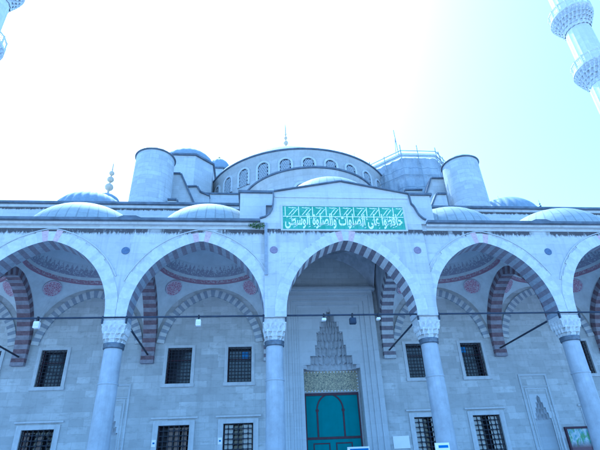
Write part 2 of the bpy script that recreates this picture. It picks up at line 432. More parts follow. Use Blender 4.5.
# centre bay wall: stands 12 cm proud, from side arch to side arch, carries the raised gable block
w = MB(); pts = pointed(2.85, 0.65, 7.6, zc0, 46)
arch_wall(w, 0, pts, -(CX-2.83), CX-2.83, 11.93, -0.12, 0.9)
P(w, 'centre_arcade_wall', m_front, portico)

def face_mat(i, n):
    m = (n-1)/2
    if abs(abs(i-m)-1) < 0.1: return 3
    return 0 if (i*7) % 3 else 4
for i in BAYS:
    c = bay(i); v = MB((c, 0, zc0)); n = 47 if i else 43
    pts = pointed(2.81 if i else 2.83, 0.65, 7.6, zc0+0.01, n)
    y0 = -0.025 if i else -0.145
    if i: voussoirs(v, c, pts, 0.50 if i else 0.5, y0, 0.90, lambda k, n: 1 if k % 2 else 2, face_mat, lim=3.243, ragged=0.13)
    else: voussoirs(v, c, pts, 0.50, y0, 0.90, lambda k, n: 5 if k % 2 else 4, face_mat, lim=3.325, ragged=0.22)
    P(v, 'arch', [m_pale_f, m_plum2, m_greyv, m_pink, m_pale_g, m_plum], portico)
    h = MB((c, 0, zc0)); o1 = offset(pts, 0.575); o2 = offset(pts, 0.61)
    k0, k1 = int(n*0.16), int(n*0.84)
    for k in range(k0, k1):
        A, B, D, E_ = o1[k], o1[k+1], o2[k+1], o2[k]
        q = lambda p, y: (c+p[0], y, p[1])
        h.quad(q(A, y0-.02), q(B, y0-.02), q(D, y0-.02), q(E_, y0-.02)); h.quad(q(B, y0-.02), q(A, y0-.02), q(A, 0.1), q(B, 0.1)); h.quad(q(E_, y0-.02), q(D, y0-.02), q(D, 0.1), q(E_, 0.1))
    if i: P(h, 'hood_mould', m_trim, portico)

# cornice: stone moulding and dark lead edge
w = MB((0, 0, 11.6))
for a, b in ((-22.9, -3.97), (4.0, 22.9)):
    w.box(a, b, -0.06, 0.0, 11.60, 11.66); w.box(a, b, -0.16, 0.0, 11.78, 11.90)
P(w, 'cornice', m_trim, portico)
w = MB((0, 0, 11.9))
for a, b in ((-22.9, -3.95), (4.02, 22.9)):
    w.box(a, b, -0.34, 1.3, 11.90, 12.02)
P(w, 'lead_edge', m_edge, portico)
def holed_sheet(m, x0, x1, y0, y1, z, cx, cy, r, seg=48, mi=0):
    """flat sheet with a round hole"""
    A, B = [], []
    for q in range(seg):
        a = 2*pi*(q+0.5)/seg; ca, sa = cos(a), sin(a)
        t = min(((x1-cx)/ca if ca > 0 else (x0-cx)/ca), ((y1-cy)/sa if sa > 0 else (y0-cy)/sa))
        A.append(m.V(cx+r*ca, cy+r*sa, z)); B.append(m.V(cx+t*ca, cy+t*sa, z))
    for q in range(seg):
        e = (q+1) % seg; m.F([A[q], B[q], B[e], A[e]], mi)
        # corner fill
        pa, pb = m.v[B[q]], m.v[B[e]]
        if abs(pa[0]-pb[0]) > 1e-6 and abs(pa[1]-pb[1]) > 1e-6:
            X = x1 if pa[0]+m.o[0] > cx else x0; Y = y1 if pa[1]+m.o[1] > cy else y0
            m.F([B[q], m.V(X, Y, z), B[e]], mi)
for sgn in (-1, 1):
    w = MB((sgn*13, 3.8, 12))
    for i in BAYS:
        if i*sgn <= 0: continue
        a, b = (colx(i-1), colx(i)) if i < 0 else (colx(i), colx(i+1))
        holed_sheet(w, a, b, 0.9, YW-0.01, 12.18, bay(i), 3.8, 2.85)
    P(w, 'flat_roof', m_leadroof, portico)
for k in (-3, -2, 2, 3):        # little raised hips over the columns
    x = colx(k); w = MB((x, 0.3, 12.02)); w.prism([(x-0.62, 12.02), (x+0.62, 12.02), (x+0.28, 12.17), (x-0.28, 12.17)], -0.26, 0.9)
    P(w, 'lead_hip', m_edge, portico)

# gable block over the centre bay
gab = [(-3.97, 11.93), (4.0, 11.93), (4.0, 12.10), (3.86, 12.16), (3.66, 12.40), (3.5, 12.85), (3.38, 13.0), (3.34, 13.57), (0, 14.25), (-3.3, 13.60),
       (-3.31, 12.90), (-3.36, 12.62), (-3.48, 12.38), (-3.70, 12.18), (-3.97, 12.10)]
w = MB((0, 0, 12)); w.prism(gab, -0.12, 0.9)
w.box(-3.25, 3.28, -0.17, -0.12, 13.30, 13.40)
P(w, 'gable_block', m_block, portico)
w = MB((0, 0, 13))
for (x0, z0), (x1, z1) in zip(gab[2:-1], gab[3:]):
    d = Vector((x1-x0, z1-z0)).normalized(); nn = Vector((d.y, -d.x))*0.055
    a = (x0, z0); b = (x1, z1)
    pr = [(x0, z0), (x0+nn.x, z0+nn.y), (x1+nn.x, z1+nn.y), (x1, z1)]
    w.prism(pr, -0.24, 0.9)
P(w, 'lead_coping', m_edge, portico)
w = MB((0, 3.5, 14))
w.box(-4.95, 4.95, 0.98, 1.10, 12.2, 14.22); w.box(-4.95, -4.75, 1.10, YW-.01, 12.2, 14.22); w.box(4.75, 4.95, 1.10, YW-.01, 12.2, 14.22)
P(w, 'dome_base', m_block, portico)
w = MB((0, 3.5, 14.2)); holed_sheet(w, -5.05, 5.05, 0.86, YW-.01, 14.34, 0, 3.8, 2.75)
w.box(-5.05, 5.05, 0.86, 0.98, 14.22, 14.338); w.box(-5.05, -4.95, 0.98, YW-.01, 14.22, 14.338); w.box(4.95, 5.05, 0.98, YW-.01, 14.22, 14.338)
P(w, 'dome_base_lead', m_edge, portico)

# roundels on the spandrels
for k, m_ in ((-3, m_slate), (-2, m_slate), (-1, m_purple), (1, m_purple), (2, m_slate), (3, m_slate)):
    x = colx(k); y = -0.12 if abs(k) == 1 else 0
    w = MB(); w.lathe([(0.0, -0.03), (0.165, -0.03), (0.175, -0.02), (0.18, 0.01)], 0, 0, 28, 0, False)
    w.v = [(a, c_, b) for a, b, c_ in w.v]; w.f = [f[::-1] for f in w.f]
    P(w, 'roundel', m_, portico, loc=(x, y, 10.52))

# damp stone pilaster strip left of the centre bay, in darker grey
w = MB((-3.72, -0.12, 9)); w.box(-3.755, -3.62, -0.19, -0.12, 9.3, 11.88)
P(w, 'pilaster_strip', m_greyv, portico)

# inscription panel
zc_ = 12.19
w = MB((0, -0.12, 12.19)); w.box(-2.90, 2.93, -0.15, -0.12, 11.57, 12.81)
panel = P(w, 'inscription_panel', m_tile, portico)
w = MB((0, -0.12, 12.19))
for a, b, c_, d in ((-3.0, 3.03, 12.81, 12.88), (-3.0, 3.03, 11.50, 11.57), (-3.0, -2.90, 11.57, 12.81), (2.93, 3.03, 11.57, 12.81)):
    w.box(a, b, -0.17, -0.12, c_, d)
P(w, 'panel_frame', m_trim, panel)
FORMS = {'ا': ('\uFE8D', '\uFE8E', None, None), 'ح': ('\uFEA1', '\uFEA2', '\uFEA3', '\uFEA4'), 'ف': ('\uFED1', '\uFED2', '\uFED3', '\uFED4'),
         'ظ': ('\uFEC5', '\uFEC6', '\uFEC7', '\uFEC8'), 'و': ('\uFEED', '\uFEEE', None, None), 'ع': ('\uFEC9', '\uFECA', '\uFECB', '\uFECC'),
         'ل': ('\uFEDD', '\uFEDE', '\uFEDF', '\uFEE0'), 'ى': ('\uFEEF', '\uFEF0', None, None), 'ص': ('\uFEB9', '\uFEBA', '\uFEBB', '\uFEBC'),
         'ت': ('\uFE95', '\uFE96', '\uFE97', '\uFE98'), 'ة': ('\uFE93', '\uFE94', None, None), 'س': ('\uFEB1', '\uFEB2', '\uFEB3', '\uFEB4'),
         'ط': ('\uFEC1', '\uFEC2', '\uFEC3', '\uFEC4')}
def shape_arabic(txt):
    out = []
    for wd in txt.split(' '):
        r = []
        for i, ch in enumerate(wd):
            prev = i > 0 and FORMS[wd[i-1]][2] is not None
            nxt = i < len(wd)-1 and FORMS[ch][2] is not None
            iso, fin, ini, med = FORMS[ch]
            r.append(med if prev and nxt else ini if nxt else fin if prev else iso)
        out.append(''.join(r))
    return ' '.join(out)[::-1]
def text_mesh(body, name, x0, x1, z0, z1, y, mat, parent, depth=0.012, bold=0.012):
    cu = bpy.data.curves.new(name, 'FONT'); cu.body = body; cu.extrude = 0.3; cu.offset = bold; cu.resolution_u = 3
    to = bpy.data.objects.new(name+'_curve', cu); C.objects.link(to)
    dg = bpy.context.evaluated_depsgraph_get(); me = bpy.data.meshes.new_from_object(to.evaluated_get(dg))
    bpy.data.objects.remove(to)
    xs = [v.co.x for v in me.vertices]; ys = [v.co.y for v in me.vertices]
    ax, bx, ay, by = min(xs), max(xs), min(ys), max(ys)
    cx, cz = (x0+x1)/2, (z0+z1)/2
    for v in me.vertices:
        X = x0+(v.co.x-ax)/(bx-ax)*(x1-x0)-cx; Z = z0+(v.co.y-ay)/(by-ay)*(z1-z0)-cz
        Y = depth*(0.0 if v.co.z < 0 else -1.0); v.co = (X, Y, Z)
    me.materials.clear(); me.materials.append(mat)
    o = bpy.data.objects.new(name, me); C.objects.link(o); o.location = (cx, y, cz)
    return rel(o, parent)
text_mesh(shape_arabic('حافظوا على الصلوات والصلوة الوسطى'), 'calligraphy', -2.8, 2.82, 11.60, 12.42, -0.151, m_glaze, panel, bold=0.02)
w = MB((0, -0.15, 12.4)); w.box(-2.88, 2.91, -0.166, -0.151, 12.235, 12.27)
rng = random.Random(3)
x = -2.8
while x < 2.75:                       # the tall shafts and slanting bars of the upper row
    w.box(x, x+0.04, -0.164, -0.151, 12.30, 12.78); x += 0.16
    for kk in range(2):
        w.prism([(x, 12.33), (x+0.045, 12.33), (x+0.30, 12.66), (x+0.255, 12.66)], -0.163, -0.151)
        w.prism([(x+0.02, 12.72), (x+0.22, 12.69), (x+0.22, 12.72), (x+0.02, 12.755)], -0.162, -0.151)
        x += 0.17
    x += rng.uniform(0.12, 0.2)
for q in range(64):                      # vowel ticks between the big letters
    x = rng.uniform(-2.75, 2.75); z = rng.choice((rng.uniform(11.62, 11.78), rng.uniform(12.05, 12.2)))
    l_ = rng.uniform(0.05, 0.11); w.prism([(x, z), (x+l_, z+l_*0.5), (x+l_, z+l_*0.5+0.03), (x, z+0.03)], -0.160, -0.1505)
P(w, 'upper_row_strokes', m_glaze, panel)

# columns
def plan_capital(t, k):
    a = 2*pi*t; p = 2+k*7; r = (0.37+0.115*k)/((abs(cos(a))**p+abs(sin(a))**p)**(1/p)); return (r*cos(a), r*sin(a))
def make_column(x, parent):
    c = MB((0, 0, 0)); prof = [(0.62, 0.35), (0.62, 0.50), (0.52, 0.56), (0.50, 0.66), (0.45, 0.72), (0.405, 0.80), (0.40, 0.9)]
    prof += [(0.40-0.045*((z-0.9)/5.5)**1.2, z) for z in [0.9+5.5*i/10 for i in range(1, 11)]]
    c.lathe(prof, 0, 0, 40)
    o = c.build('column', m_shaft, None, loc=(x, 0.45, 0)); rel(o, parent)
    m = MB((0, 0, 0)); m.lathe([(0.37, 6.30), (0.40, 6.31), (0.415, 6.36), (0.40, 6.43), (0.42, 6.46), (0.42, 6.51), (0.37, 6.53)], 0, 0, 32)
    b = m.build('necking_ring', m_bronze, o)
    m = MB((0, 0, 0)); m.lathe([(0.37, 4.92), (0.392, 4.93), (0.392, 4.99), (0.37, 5.0)], 0, 0, 32)
    m.build('shaft_ring', m_shaft, o)
    m = MB((0, 0, 0))
    stalactites(m, plan_capital, [(6.50, 6.74, 0.0, 0.28, 14), (6.66, 6.95, 0.25, 0.62, 14), (6.86, 7.18, 0.55, 1.0, 16)], rec=0.7)
    m.box(-0.485, 0.485, -0.45, 0.45, 7.18, 7.24); m.box(-0.455, 0.455, -0.44, 0.44, 7.24, 7.415)
    m.lathe([(0.33, 6.5), (0.36, 6.9), (0.44, 7.17)], 0, 0, 24)
    m.build('capital', m_capital, o)
    return o
col0 = make_column(colx(-4), portico)
for k in (-3, -2, -1, 1, 2, 3, 4):
    copy_tree(col0, portico, (colx(k)-colx(-4), 0, 0))

# tie rods
def rod(name, p, q, r=0.042):
    m = MB(tuple((Vector(p)+Vector(q))/2)); m.tube(p, q, r, 10)
    for e in (p, q): m.tube((e[0]-0.05, e[1], e[2]-0.12), (e[0]+0.05, e[1], e[2]+0.12), 0.035, 6) if name == 'x' else None
    return P(m, name, m_rod, portico)
for i in BAYS:
    a, b = (colx(i-1), colx(i)) if i < 0 else (colx(i), colx(i+1)) if i > 0 else (colx(-1), colx(1))
    rod('tie_rod', (a+0.0, -0.03, 7.50), (b, -0.03, 7.50), 0.038)
for k in (-4, -3, -2, 2, 3, 4, -1, 1):
    rod('cross_tie_rod', (colx(k)+(0.3 if k < 0 else -0.3), 0.2, 7.49), (colx(k), 6.72, 7.49), 0.045)
for k in (-3, -2, -1, 1, 2, 3):
    m = MB((colx(k), 0, 7.45)); x = colx(k)
    for s_ in (-1, 1): m.box(x+s_*0.47-0.03, x+s_*0.47+0.03, -0.06, 0.03, 7.26, 7.56)
    m.box(x-0.45, x+0.45, 0.0, 0.02, 7.47, 7.53); P(m, 'tie_rod_anchor', m_rod, portico)

# transverse arches (span in y) with spandrel wall above
for k in (-4, -3, -2, -1, 1, 2, 3, 4):
    x = colx(k); yc = 3.80; f = lambda s, t, z: (x+t, s, z)
    pts = pointed(2.64, 0.60, 7.72, zc0, 41)
    v = MB((x, yc, zc0)); centre = abs(k) == 1
    fl = lambda s, t, z: (x-t, s, z)
    voussoirs(v, yc, pts, 0.42, -0.335, 0.335, (lambda q, n: 1 if q % 2 else 0), (lambda q, n: 1 if q % 2 else 0), fl)
    st = (lambda q: q % 2)
    for q in range(1):                    # striped pilaster foot on the hall wall
        v.box(x-0.335, x+0.335, 6.44, YW-0.002, 7.05, 7.22, 0); v.box(x-0.335, x+0.335, 6.44, YW-0.002, 7.22, 7.419, 1)
    P(v, 'transverse_arch', [m_pale_v, m_plum] if centre else [m_dullv, m_redv], portico)
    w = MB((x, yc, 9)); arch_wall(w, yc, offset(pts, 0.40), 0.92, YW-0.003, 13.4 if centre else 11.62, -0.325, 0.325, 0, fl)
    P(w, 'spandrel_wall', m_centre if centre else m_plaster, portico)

# blind arches on the hall wall
for i in BAYS:
    if i == 0: continue
    c = bay(i); pts = pointed(2.50, 0.62, 7.72, 8.1, 43); v = MB((c, YW, 9))
    voussoirs(v, c, pts, 0.40, YW-0.10, YW-0.002, (lambda q, n: 1 if q % 2 else 0), (lambda q, n: 1 if q % 2 else 0))
    P(v, 'wall_arch', [m_palestripe, m_greyv], portico)

# vaults
m_scroll = band_material('red_scroll_band', (0.55, 0.50, 0.56), (0.33, 0.15, 0.21), 11.44, 11.74, 40, 'scroll')
m_lace = band_material('tulip_lace_band', (0.55, 0.60, 0.66), (0.27, 0.25, 0.34), 11.90, 12.54, 62, 'lace')
def vault(i):
    c = bay(i); cy = 3.8; hx = 2.93; hy = 2.885; Rp = 4.12; z0 = 8.35 + (1.9 if i == 0 else 0); rb = 2.72
    zb = z0+sqrt(Rp*Rp-rb*rb); m = MB((c, cy, 0)); seg = 96; rings = []
    def edge(a):
        return min(hx/max(1e-6, abs(cos(a))), hy/max(1e-6, abs(sin(a))))
    for j in range(10):
        t = j/9; ring = []
        for s_ in range(seg):
            a = 2*pi*s_/seg; r = edge(a)*(1-t)+rb*t; r = min(r, Rp-0.002)
            z = z0+sqrt(max(0, Rp*Rp-r*r)); ring.append((c+r*cos(a), cy+r*sin(a), z))
        rings.append((ring, 0))
    dome = [(rb-0.10, zb), (rb-0.10, zb+0.05)] + [( (rb-0.1)*cos(a), zb+0.05+(rb-0.25)*sin(a)) for a in [pi/2*q/22 for q in range(1, 22)]] + [(0.02, zb+0.05+rb-0.25)]
    for r, z in dome:
        h = z-zb
        mi = 1 if h < 0.30 else (0 if h < 0.45 else (2 if h < 1.12 else 3))
        rings.append(([(c+r*cos(2*pi*s_/seg), cy+r*sin(2*pi*s_/seg), z) for s_ in range(seg)], mi))
    for (A, _), (B, mi) in zip(rings[:-1], rings[1:]):
        for s_ in range(seg):
            q = (s_+1) % seg; m.quad(A[q], A[s_], B[s_], B[q], mi, False)
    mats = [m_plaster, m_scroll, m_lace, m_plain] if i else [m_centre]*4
    o = P(m, 'vault', mats, portico)
    if i:
        for sx in (-1, 1):
            for sy in (-1, 1):
                d = Vector((sx*2.17, sy*2.17, 0)); zz = sqrt(Rp*Rp-d.length_squared); n_ = Vector((d.x, d.y, zz)).normalized()
                p = Vector((c, cy, z0))+n_*(Rp-0.13)
                k = MB((0, 0, 0)); k.lathe([(0.0, 0.0), (0.46, 0.0), (0.47, 0.01), (0.47, 0.12)], 0, 0, 32, 0, False)
                k.v = [(a, b, e) for a, b, e in k.v]
                md = k.build('medallion', m_med); md.rotation_euler = (n_).to_track_quat('Z', 'Y').to_euler()
                md.location = p; rel(md, o)
    return o
for i in BAYS: vault(i)

# lead domes over the portico
def lead_dome(cx, cy, zb, r, h, name, parent, mat, seg=64, base=None, rib=0, nrib=0, a0=0, a1=2*pi, finial=None, n=20, knob=True):
    m = MB((cx, cy, 0)); pr = [(r*cos(pi/2*q/n), zb+h*sin(pi/2*q/n)) for q in range(n)]+[(0.03, zb+h)]
    m.lathe(pr, cx, cy, seg, 0, True, a0, a1, rib, nrib)
    o = P(m, name, mat, parent); return o
def make_finial(cx, cy, z, h, parent, mat=m_goldplain, balls=3, name='finial', w=1.0):
    m = MB((cx, cy, z)); r = h*0.028*w; pr = [(r, z), (r*0.8, z+h*0.12)]
    zz = z+h*0.14
    for b in range(balls):
        rb = h*0.085*w*(1-0.18*b)
        for q in range(7):
            a = pi*q/6; pr.append((max(r*0.6, rb*sin(a)), zz+rb*(1-cos(a))))
        zz += 2*rb+h*0.035; pr.append((r*0.5, zz))
    pr.append((r*0.45, z+h*0.86)); pr.append((0.004, z+h)); m.lathe(pr, cx, cy, 14)
    return P(m, name, mat, parent)
for i in BAYS:
    c = bay(i)
    if i == 0:
        o = lead_dome(0, 3.8, 14.3, 2.9, 2.25, 'lead_dome', portico, m_lead)
        make_finial(0, 3.8, 16.42, 0.9, o, m_bronze, 2)
    else:
        o = lead_dome(c, 3.8, 12.35, 3.02, 2.3, 'lead_dome', portico, m_lead)
        w = MB((c, 3.8, 12.2)); rr = 3.35
        pl = [(c+rr/cos(pi/8)*cos(pi/8+q*pi/4), 3.8+rr/cos(pi/8)*sin(pi/8+q*pi/4)) for q in range(8)]
        pl = [(x, max(y, 0.42)) for x, y in pl]
        for q in range(8):
            (xa, ya), (xb, yb) = pl[q], pl[(q+1) % 8]; n8 = 8
            w.quad((xa, ya, 12.02), (xb, yb, 12.02), (xb, yb, 12.36), (xa, ya, 12.36))
            aa, ab = pi/8+q*pi/4, pi/8+(q+1)*pi/4
            for e in range(n8):
                u0, u1 = e/n8, (e+1)/n8; A = aa+(ab-aa)*u0; B = aa+(ab-aa)*u1
                w.quad((xa+(xb-xa)*u0, ya+(yb-ya)*u0, 12.36), (xa+(xb-xa)*u1, ya+(yb-ya)*u1, 12.36), (c+2.98*cos(B), 3.8+2.98*sin(B), 12.37), (c+2.98*cos(A), 3.8+2.98*sin(A), 12.37))
        P(w, 'dome_skirt', m_edge, o)
        w = MB((c, 3.8, 12.4)); w.lathe([(3.3, 12.37), (3.02, 12.5)], c, 3.8, 48); P(w, 'lead_flashing', m_lead, o)

# ------------------------------------------------------------------ mosque
mosque = empty('mosque', (0, YW, 0), 'domed limestone prayer hall of a great mosque with half domes rising behind the portico', 'mosque')
holes = []          # x0, x1, z0, z1, kind
UP = [(-2.24, -0.95), (0.98, 2.25)]
wins = []
for i in BAYS:
    if i == 0: continue
    c = bay(i)
    for j, (a, b) in enumerate(UP):
        if i == 0: continue
        inner = (j == 1) if i < 0 else (j == 0)
        if abs(i) == 2 and inner: continue
        wins.append((c+a, c+b, 6.0, 7.87, 'upper', i, j))
        wins.append((c+a-0.11, c+b+0.13, 1.15, 4.0, 'lower', i, j))
niches = [(-11.35, 0), (11.40, 0)]
rects = [(w_[0], w_[1], w_[2], w_[3]) for w_ in wins]+[(x-0.46, x+0.46, 0.9, 4.95) for x, _ in niches]+[(-1.55, 1.55, 0.0, 10.15)]
# grid wall with rectangular holes
xs = sorted({-27.0, 27.0} | {r[0] for r in rects} | {r[1] for r in rects}); zs = sorted({0.0, 11.3, 16.8} | {r[2] for r in rects} | {r[3] for r in rects})
w = MB((0, YW, 0)); D = 0.55
def inhole(x, z): return any(a < x < b and c_ < z < d for a, b, c_, d in rects)
for a, b in zip(xs[:-1], xs[1:]):
    for c_, d in zip(zs[:-1], zs[1:]):
        if not inhole((a+b)/2, (c_+d)/2): w.quad((a, YW, c_), (b, YW, c_), (b, YW, d), (a, YW, d), 1 if c_ >= 11.3 else 0)
for a, b, c_, d in rects:
    w.quad((a, YW, c_), (a, YW, d), (a, YW+D, d), (a, YW+D, c_)); w.quad((b, YW, d), (b, YW, c_), (b, YW+D, c_), (b, YW+D, d))
    w.quad((a, YW, d), (b, YW, d), (b, YW+D, d), (a, YW+D, d)); w.quad((b, YW, c_), (a, YW, c_), (a, YW+D, c_), (b, YW+D, c_))
w.box(-27, 27, YW+D+0.55, YW+1.4, 0, 16.8, 1)
w.quad((-27, YW, 16.8), (27, YW, 16.8), (27, YW+1.4, 16.8), (-27, YW+1.4, 16.8), 1)
P(w, 'front_wall', [m_wall, m_hall], mosque)
w = MB((0, YW, 16.8)); w.box(-27, 27, YW-0.12, YW, 16.62, 16.8); P(w, 'cornice', m_trim, mosque)
w = MB((0, YW, 16.8)); w.box(-27.1, 27.1, YW-0.3, YW+1.6, 16.80, 16.95); P(w, 'lead_edge', m_edge, mosque)
w = MB((0, 30, 0)); w.box(-26.9, -26, 8.2, 58, 0, 16.8); w.box(26, 26.9, 8.2, 58, 0, 16.8); w.box(-26.9, 26.9, 57, 58, 0, 16.8)
P(w, 'outer_walls', m_hall, mosque)
w = MB((0, 30, 16.8)); w.box(-26.9, 26.9, 8.1, 58, 16.4, 16.78); P(w, 'flat_roof', m_leadroof, mosque)

def grille(m, x0, x1, z0, z1, y, nx, nz, t, mi=0, balls=False):
    for i in range(nx+1):
        x = x0+(x1-x0)*i/nx; m.box(x-t/2, x+t/2, y-t/2, y+t/2, z0, z1, mi)
    for i in range(nz+1):
        z = z0+(z1-z0)*i/nz; m.box(x0, x1, y-t*0.62, y+t*0.62, z-t/2, z+t/2, mi)
        if balls:
            for j in range(1, nx):
                x = x0+(x1-x0)*j/nx; m.box(x-t*1.1, x+t*1.1, y-t*1.1, y+t*1.1, z-t*1.1, z+t*1.1, mi)
for (a, b, c_, d, kind, i, j) in wins:
    yw = YW; o0 = ((a+b)/2, yw, c_); m = MB(o0); f = 0.17 if kind == 'upper' else 0.26; pr = 0.05 if kind == 'upper' else 0.07
    m.box(a-f, a, yw-pr, yw-.002, c_, d+f*0.8); m.box(b, b+f, yw-pr, yw-.002, c_, d+f*0.8); m.box(a, b, yw-pr, yw-.002, d, d+f*0.8)
    if kind == 'upper': m.box(a-f*1.25, b+f*1.25, yw-0.10, yw-.002, c_-0.17, c_)
    else:
        m.box(a-f*1.5, b+f*1.5, yw-0.11, yw-.002, d+f*0.8+0.09, d+f*0.8+0.17); m.box(a-f, b+f, yw-0.09, yw-.002, c_-0.2, c_)
    fr = P(m, 'window', m_trim, mosque)
    m = MB(o0); m.box(a, b, yw+D-0.02, yw+D+0.03, c_, d, 0)
    for q in ((a, a+0.05), (b-0.05, b)): m.box(q[0], q[1], yw+0.30, yw+0.36, c_, d, 1)
    m.box(a, b, yw+0.29, yw+0.35, c_+(d-c_)*0.66, c_+(d-c_)*0.66+0.05, 1)
    if kind == 'upper' and j == (1 if i < 0 else 0) and abs(i) == 1 or (kind == 'upper' and i == 1):
        if i == -1: m.box(b-0.52, b-0.16, yw+0.37, yw+0.39, d-0.56, d-0.20, 2)
        elif j == 1: m.box(a+0.06, a+0.46, yw+0.37, yw+0.39, d-0.46, d-0.14, 2)
    if kind == 'lower':
        W_ = b-a
        if i == -1 and j == 1 or i > 0:
            m.box(a+0.08, a+W_*0.33, yw+0.20, yw+0.23, c_, d-0.06, 3); m.box(a+W_*0.64, b-0.08, yw+0.20, yw+0.23, c_, d-0.06, 3)
        elif i == -1:
            for q in range(3): m.box(a+W_*(0.30+0.23*q), a+W_*(0.46+0.23*q), yw+0.20, yw+0.23, c_, d-0.10, 4)
        else:
            m.box(a+0.1, a+W_*0.22, yw+0.20, yw+0.23, c_, d-0.10, 4); m.box(a+W_*0.5, a+W_*0.64, yw+0.20, yw+0.23, c_, d-0.3, 4)
    P(m, 'glazing', [m_glass, m_maroon, m_stained, m_shutter, m_wood], fr)
    m = MB(o0)
    if kind == 'upper': grille(m, a+0.01, b-0.01, c_+0.01, d-0.01, yw+0.10, 7, 10, 0.026)
    else: grille(m, a+0.01, b-0.01, c_+0.01, d-0.01, yw+0.08, 6, 12, 0.040, balls=True)
    P(m, 'grille', m_iron, fr)

# mihrab niches in the hall wall
for x, _ in niches:
    m = MB((x, YW, 1)); hw = 0.83
    m.box(x-hw, x-hw+0.10, YW-0.05, YW-.002, 0.9, 6.05); m.box(x+hw-0.10, x+hw, YW-0.05, YW-.002, 0.9, 6.05)
    m.box(x-hw+.1, x+hw-.1, YW-0.05, YW-.002, 5.95, 6.05); m.box(x-hw+0.1, x+hw-0.1, YW-0.04, YW-.002, 5.36, 5.42)
    m.box(x-hw+0.2, x-hw+0.26, YW-0.03, YW-.002, 0.9, 5.3); m.box(x+hw-0.26, x+hw-0.2, YW-0.03, YW-.002, 0.9, 5.3)
    m.box(x-hw+0.26, x+hw-0.26, YW-0.03, YW-.002, 5.24, 5.3)
    st = [(-0.46, 0.9), (-0.46, 3.74), (-0.38, 3.74), (-0.38, 4.02), (-0.30, 4.02), (-0.30, 4.28), (-0.2, 4.28), (-0.2, 4.55), (-0.11, 4.55), (-0.11, 4.80), (0, 4.92)]
    st = st+[(-a, b) for a, b in st[::-1][1:]]
    arch_wall(m, x, st, x-0.50, x+0.50, 4.98, YW-0.012, YW+0.06)
    fr = P(m, 'niche', m_portal, mosque)
    m = MB((x, YW, 1)); pr = [(0.46, 0.9), (0.46, 4.95)]
    m.lathe([(0.455, 0.9), (0.455, 3.74)], x, YW+0.02, 16, 0, True, 0, pi)
    def plan_n(t, k): a = pi*t; return (x+0.455*(1-k)*cos(a), YW+0.02+0.44*(1-k)*sin(a))
    tz = [3.74, 4.02, 4.28, 4.55, 4.80, 5.0]; kk = [0, 0.18, 0.36, 0.57, 0.78, 1.0]
    stalactites(m, plan_n, [(tz[q]-0.05, tz[q+1], kk[q], kk[q+1], max(3, 7-q)) for q in range(5)], 1, inward=True)
    P(m, 'stalactite_hood', [m_portal, m_muq], fr)

# portal
YP = 6.2
m = MB((0, YP, 0))
prof = [(-1.55, 0.35), (-1.55, 6.75), (-1.16, 6.75), (-1.16, 7.22), (-0.86, 7.22), (-0.86, 7.80), (-0.74, 7.80), (-0.74, 8.55), (-0.54, 8.55), (-0.54, 9.12), (-0.32, 9.12), (-0.32, 9.52), (-0.12, 9.52), (-0.12, 9.80), (0, 10.02)]
prof = prof+[(-a, b) for a, b in prof[::-1][1:]]
arch_wall(m, 0, prof, -1.80, 1.80, 10.06, YP+0.14, YP+0.30)
def fram(m, h0, h1, z0, z1, ya, yb):
    m.box(-h1, -h0, ya, yb, 0.35, z1); m.box(h0, h1, ya, yb, 0.35, z1); m.box(-h0, h0, ya, yb, z0, z1)
fram(m, 1.80, 1.86, 10.06, 10.12, YP+0.06, YP+.5); fram(m, 1.86, 2.06, 10.12, 10.30, YP+0.10, YP+.5)
fram(m, 2.06, 2.13, 10.30, 10.37, YP+0.02, YP+.5); fram(m, 2.13, 2.38, 10.37, 10.62, YP+0.07, YP+.5)
fram(m, 2.38, 2.46, 10.62, 10.70, YP-0.01, YP+.5); fram(m, 2.46, 2.66, 10.70, 10.92, YP+0.03, YP+.5)
m.box(-2.8, 2.8, YP-0.12, YP+0.5, 10.92, 11.04); m.box(-2.72, 2.72, YP-0.04, YP+.5, 11.04, 11.16)
m.box(-1.55, 1.55, YW+0.43, YW+0.55, 0.35, 10.1)
m.quad((-1.551, YP+.2, 0.35), (-1.551, YP+.2, 6.75), (-1.551, YW+.45, 6.75), (-1.551, YW+.45, 0.35)); m.quad((1.551, YP+.2, 6.75), (1.551, YP+.2, 0.35), (1.551, YW+.45, 0.35), (1.551, YW+.45, 6.75))
portal = P(m, 'portal', m_portal, mosque)
# stalactite hood
m = MB((0, YP, 7))
zz = [6.55, 6.98, 7.40, 7.82, 8.22, 8.62, 8.98, 9.30, 9.58, 9.82, 10.05]; ww = [1.55, 1.40, 1.20, 1.02, 0.90, 0.78, 0.66, 0.50, 0.34, 0.18, 0.02]
dd = [0.72, 0.68, 0.60, 0.52, 0.45, 0.38, 0.32, 0.25, 0.18, 0.10, 0.02]
NC = 13
def hood_pt(q, i, z):
    t = i/(2*NC); a = pi*t; e = 2.4; k = 0.0 if (i+q) % 2 == 0 else 1.25
    q1 = min(q+1, 10); wq = ww[q]+(ww[q1]-ww[q])*k; dq = dd[q]+(dd[q1]-dd[q])*k-(0.05 if k else 0)
    sc = 1/((abs(cos(a))**e+abs(sin(a))**e)**(1/e)); return (wq*sc*cos(a), YP+0.16+max(0.0, dq)*sc*sin(a), z)
for q in range(10):
    z0, z1 = zz[q], zz[q+1]
    for i in range(2*NC):
        lo = lambda i_: z0-(0.16 if (i_+q) % 2 else 0.0)*(1 if q else 0)
        mid = (i+0.5)
        m.quad(hood_pt(q, i+1, lo(i+1)), hood_pt(q, i, lo(i)), hood_pt(q, i, z1), hood_pt(q, i+1, z1))
        if q < 9:
            m.quad(hood_pt(q, i+1, z1), hood_pt(q, i, z1), hood_pt(q+1, i, z1-(0.16 if (i+q+1) % 2 else 0)), hood_pt(q+1, i+1, z1-(0.16 if (i+q+2) % 2 else 0)))
